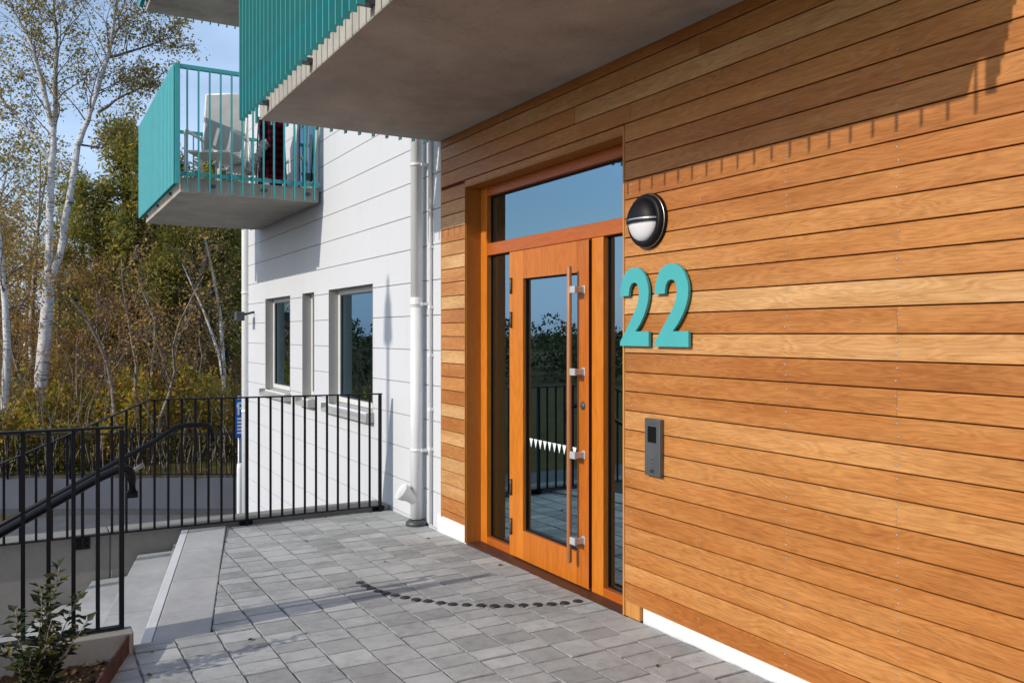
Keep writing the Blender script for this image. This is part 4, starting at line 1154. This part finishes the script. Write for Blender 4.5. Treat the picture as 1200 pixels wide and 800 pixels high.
multi = proto_tree('grey_stemmed_tree', 'thin tree with several bare grey stems under the balcony corner', 'tree', (3.0,25.8,-2.0), 35, 5.8, .065, CM, ['bark_grey','bark_twig'], 'leaf_rust', (.12,0), GRP, 3)
lean = proto_tree('grey_stemmed_tree', 'grey tree leaning left beside the big forked birch', 'tree', (2.05,25.9,-2.1), 36, 6.4, .085, CM, ['bark_grey','bark_twig'], 'leaf_rust', (-.20,0), GRP, 1)
multi2 = proto_tree('grey_stemmed_tree', 'pale stemmed tree at the corner of the white wall', 'tree', (5.45,26.6,-2.1), 39, 7.0, .075, CM, ['bark_birch','bark_twig'], 'leaf_birch', (.02,0), GRP, 2)
rngT = random.Random(77)
def scatter(p, lst, label):
    for x,y,s in lst: dup(p, (x,y,terr(x,y)-.05), rngT.uniform(0,6.28), s, label, GRP)
scatter(birch, [(4.4,35,.8),(6.3,31,.85),(5.6,28.4,.75),(-1.4,38,1.1),(8.4,36,.9),(.3,34,.95),(.1,41,1.1)], 'slender white birch deeper among the forest trees')
scatter(rust, [(1.3,30,.75),(.1,29.6,.8),(2.0,29,.6),(4.4,29.5,.62),(6.0,30.5,.75),(2.4,34,.75),(-.2,36,1.0),(7.6,34,.8),(5.2,37,.8),(3.2,41,.9),(1.0,33,.85),(9.5,38,1)], 'reddish brown twiggy tree among the forest trees')
scatter(pine, [(4.9,29.4,.78),(4.6,38.5,.8),(6.4,36,1.0),(8.6,40,1.05)], 'dark pine among the forest trees')
scatter(pine2, [(5.9,30.2,.8),(2.2,32.0,.8),(7.5,38,1.0),(10.2,36,1.0),(4.1,32.2,.85)], 'dark pine of loose growth among the forest trees')
scatter(spruce, [(2.75,30.4,1.06),(4.0,29.2,.72),(3.4,33.5,1.15),(6.6,41,1.0),(8.5,44,1.05),(11,42,1.05),(1.4,43,.62)], 'dense olive spruce among the forest trees')
scatter(multi, [(4.3,26.8,.7),(1.2,27.6,.6),(-1.6,26.4,.7)], 'thin bare grey stemmed tree behind the far fence')

# undergrowth: bushes nobody could count
rng = random.Random(15); mb = MB()
def bush_h(x, y): return 1.55+1.5*noise.noise(Vector((x*.55,y*.45,1)))+.8*noise.noise(Vector((x*1.7,y*1.7,7)))+.03*(y-24)
for _ in range(80000):
    y = 25.2+rng.random()**1.4*17; x = rng.uniform(-3.2-.06*(y-24), 8.5+.12*(y-24))
    h = max(.25,bush_h(x,y)); t = rng.random()**.6
    p = Vector((x,y,terr(x,y)+h*t)); d = Vector((rng.gauss(0,1),rng.gauss(0,1),rng.gauss(0,.7)+.2)).normalized()
    s = rng.uniform(.08,.16); card(mb, p, d, s, s*.75, rng)
tag(mb.build('undergrowth', M['leaf_under']), kind='stuff')
mb = MB()
for _ in range(700):
    y = 24+rng.random()**1.3*12; x = rng.uniform(-4,8); p = Vector((x,y,terr(x,y))); d = Vector((rng.gauss(0,.25),rng.gauss(0,.2),1)).normalized(); l = rng.uniform(1.0,3.4)
    mid = p+d*l*.5+Vector((rng.gauss(0,.08),0,0)); mb.tube([p,mid,p+d*l+Vector((rng.gauss(0,.2),rng.gauss(0,.2),0))], [.016,.011,.004], 3, cap=False)
tag(mb.build('brushwood', M['bark_grey']), kind='stuff')

# far wood around the place
rng = random.Random(19); mb = MB()
for k in range(330):                       # low scrub on the open side
    a = rng.uniform(-math.pi,-.16); r = rng.uniform(46,80); x, y = r*math.sin(a), r*math.cos(a)
    h = rng.uniform(2.2,4.2); w = h*.6; zb = terr(x,y)-.2
    for _ in range(260):
        t = rng.random(); rr = w*rng.random()**.5; b = rng.uniform(0,6.28)
        p = Vector((x+rr*math.cos(b),y+rr*math.sin(b),zb+t*h*(1-.4*rr/w))); d = Vector((rng.gauss(0,1),rng.gauss(0,1),rng.gauss(0,1))).normalized()
        s = rng.uniform(.14,.36); card(mb, p-d*s*.5, d, s, s*.7, rng)
for k in range(900):
    a = rng.uniform(-math.pi,math.pi); r = rng.uniform(95,150)
    if -.12 < a < .32: r = rng.uniform(60,110)
    x, y = r*math.sin(a), r*math.cos(a)
    if x > 60 and abs(y) < 40 and False: continue
    h = rng.uniform(2.6,5.4); w = h*rng.uniform(.25,.42); zb = terr(x,y)-.3
    for _ in range(190):
        t = rng.random(); rr = w*math.sqrt(max(.03,1-abs(t*2-.75)**1.6/1.8))*rng.random()**.4; b = rng.uniform(0,6.28)
        p = Vector((x+rr*math.cos(b),y+rr*math.sin(b),zb+t*h)); d = Vector((rng.gauss(0,1),rng.gauss(0,1),rng.gauss(0,1))).normalized()
        s = rng.uniform(.22,.6); card(mb, p-d*s*.5, d, s, s*.7, rng)
tag(mb.build('distant_forest', M['leaf_far']), kind='stuff')
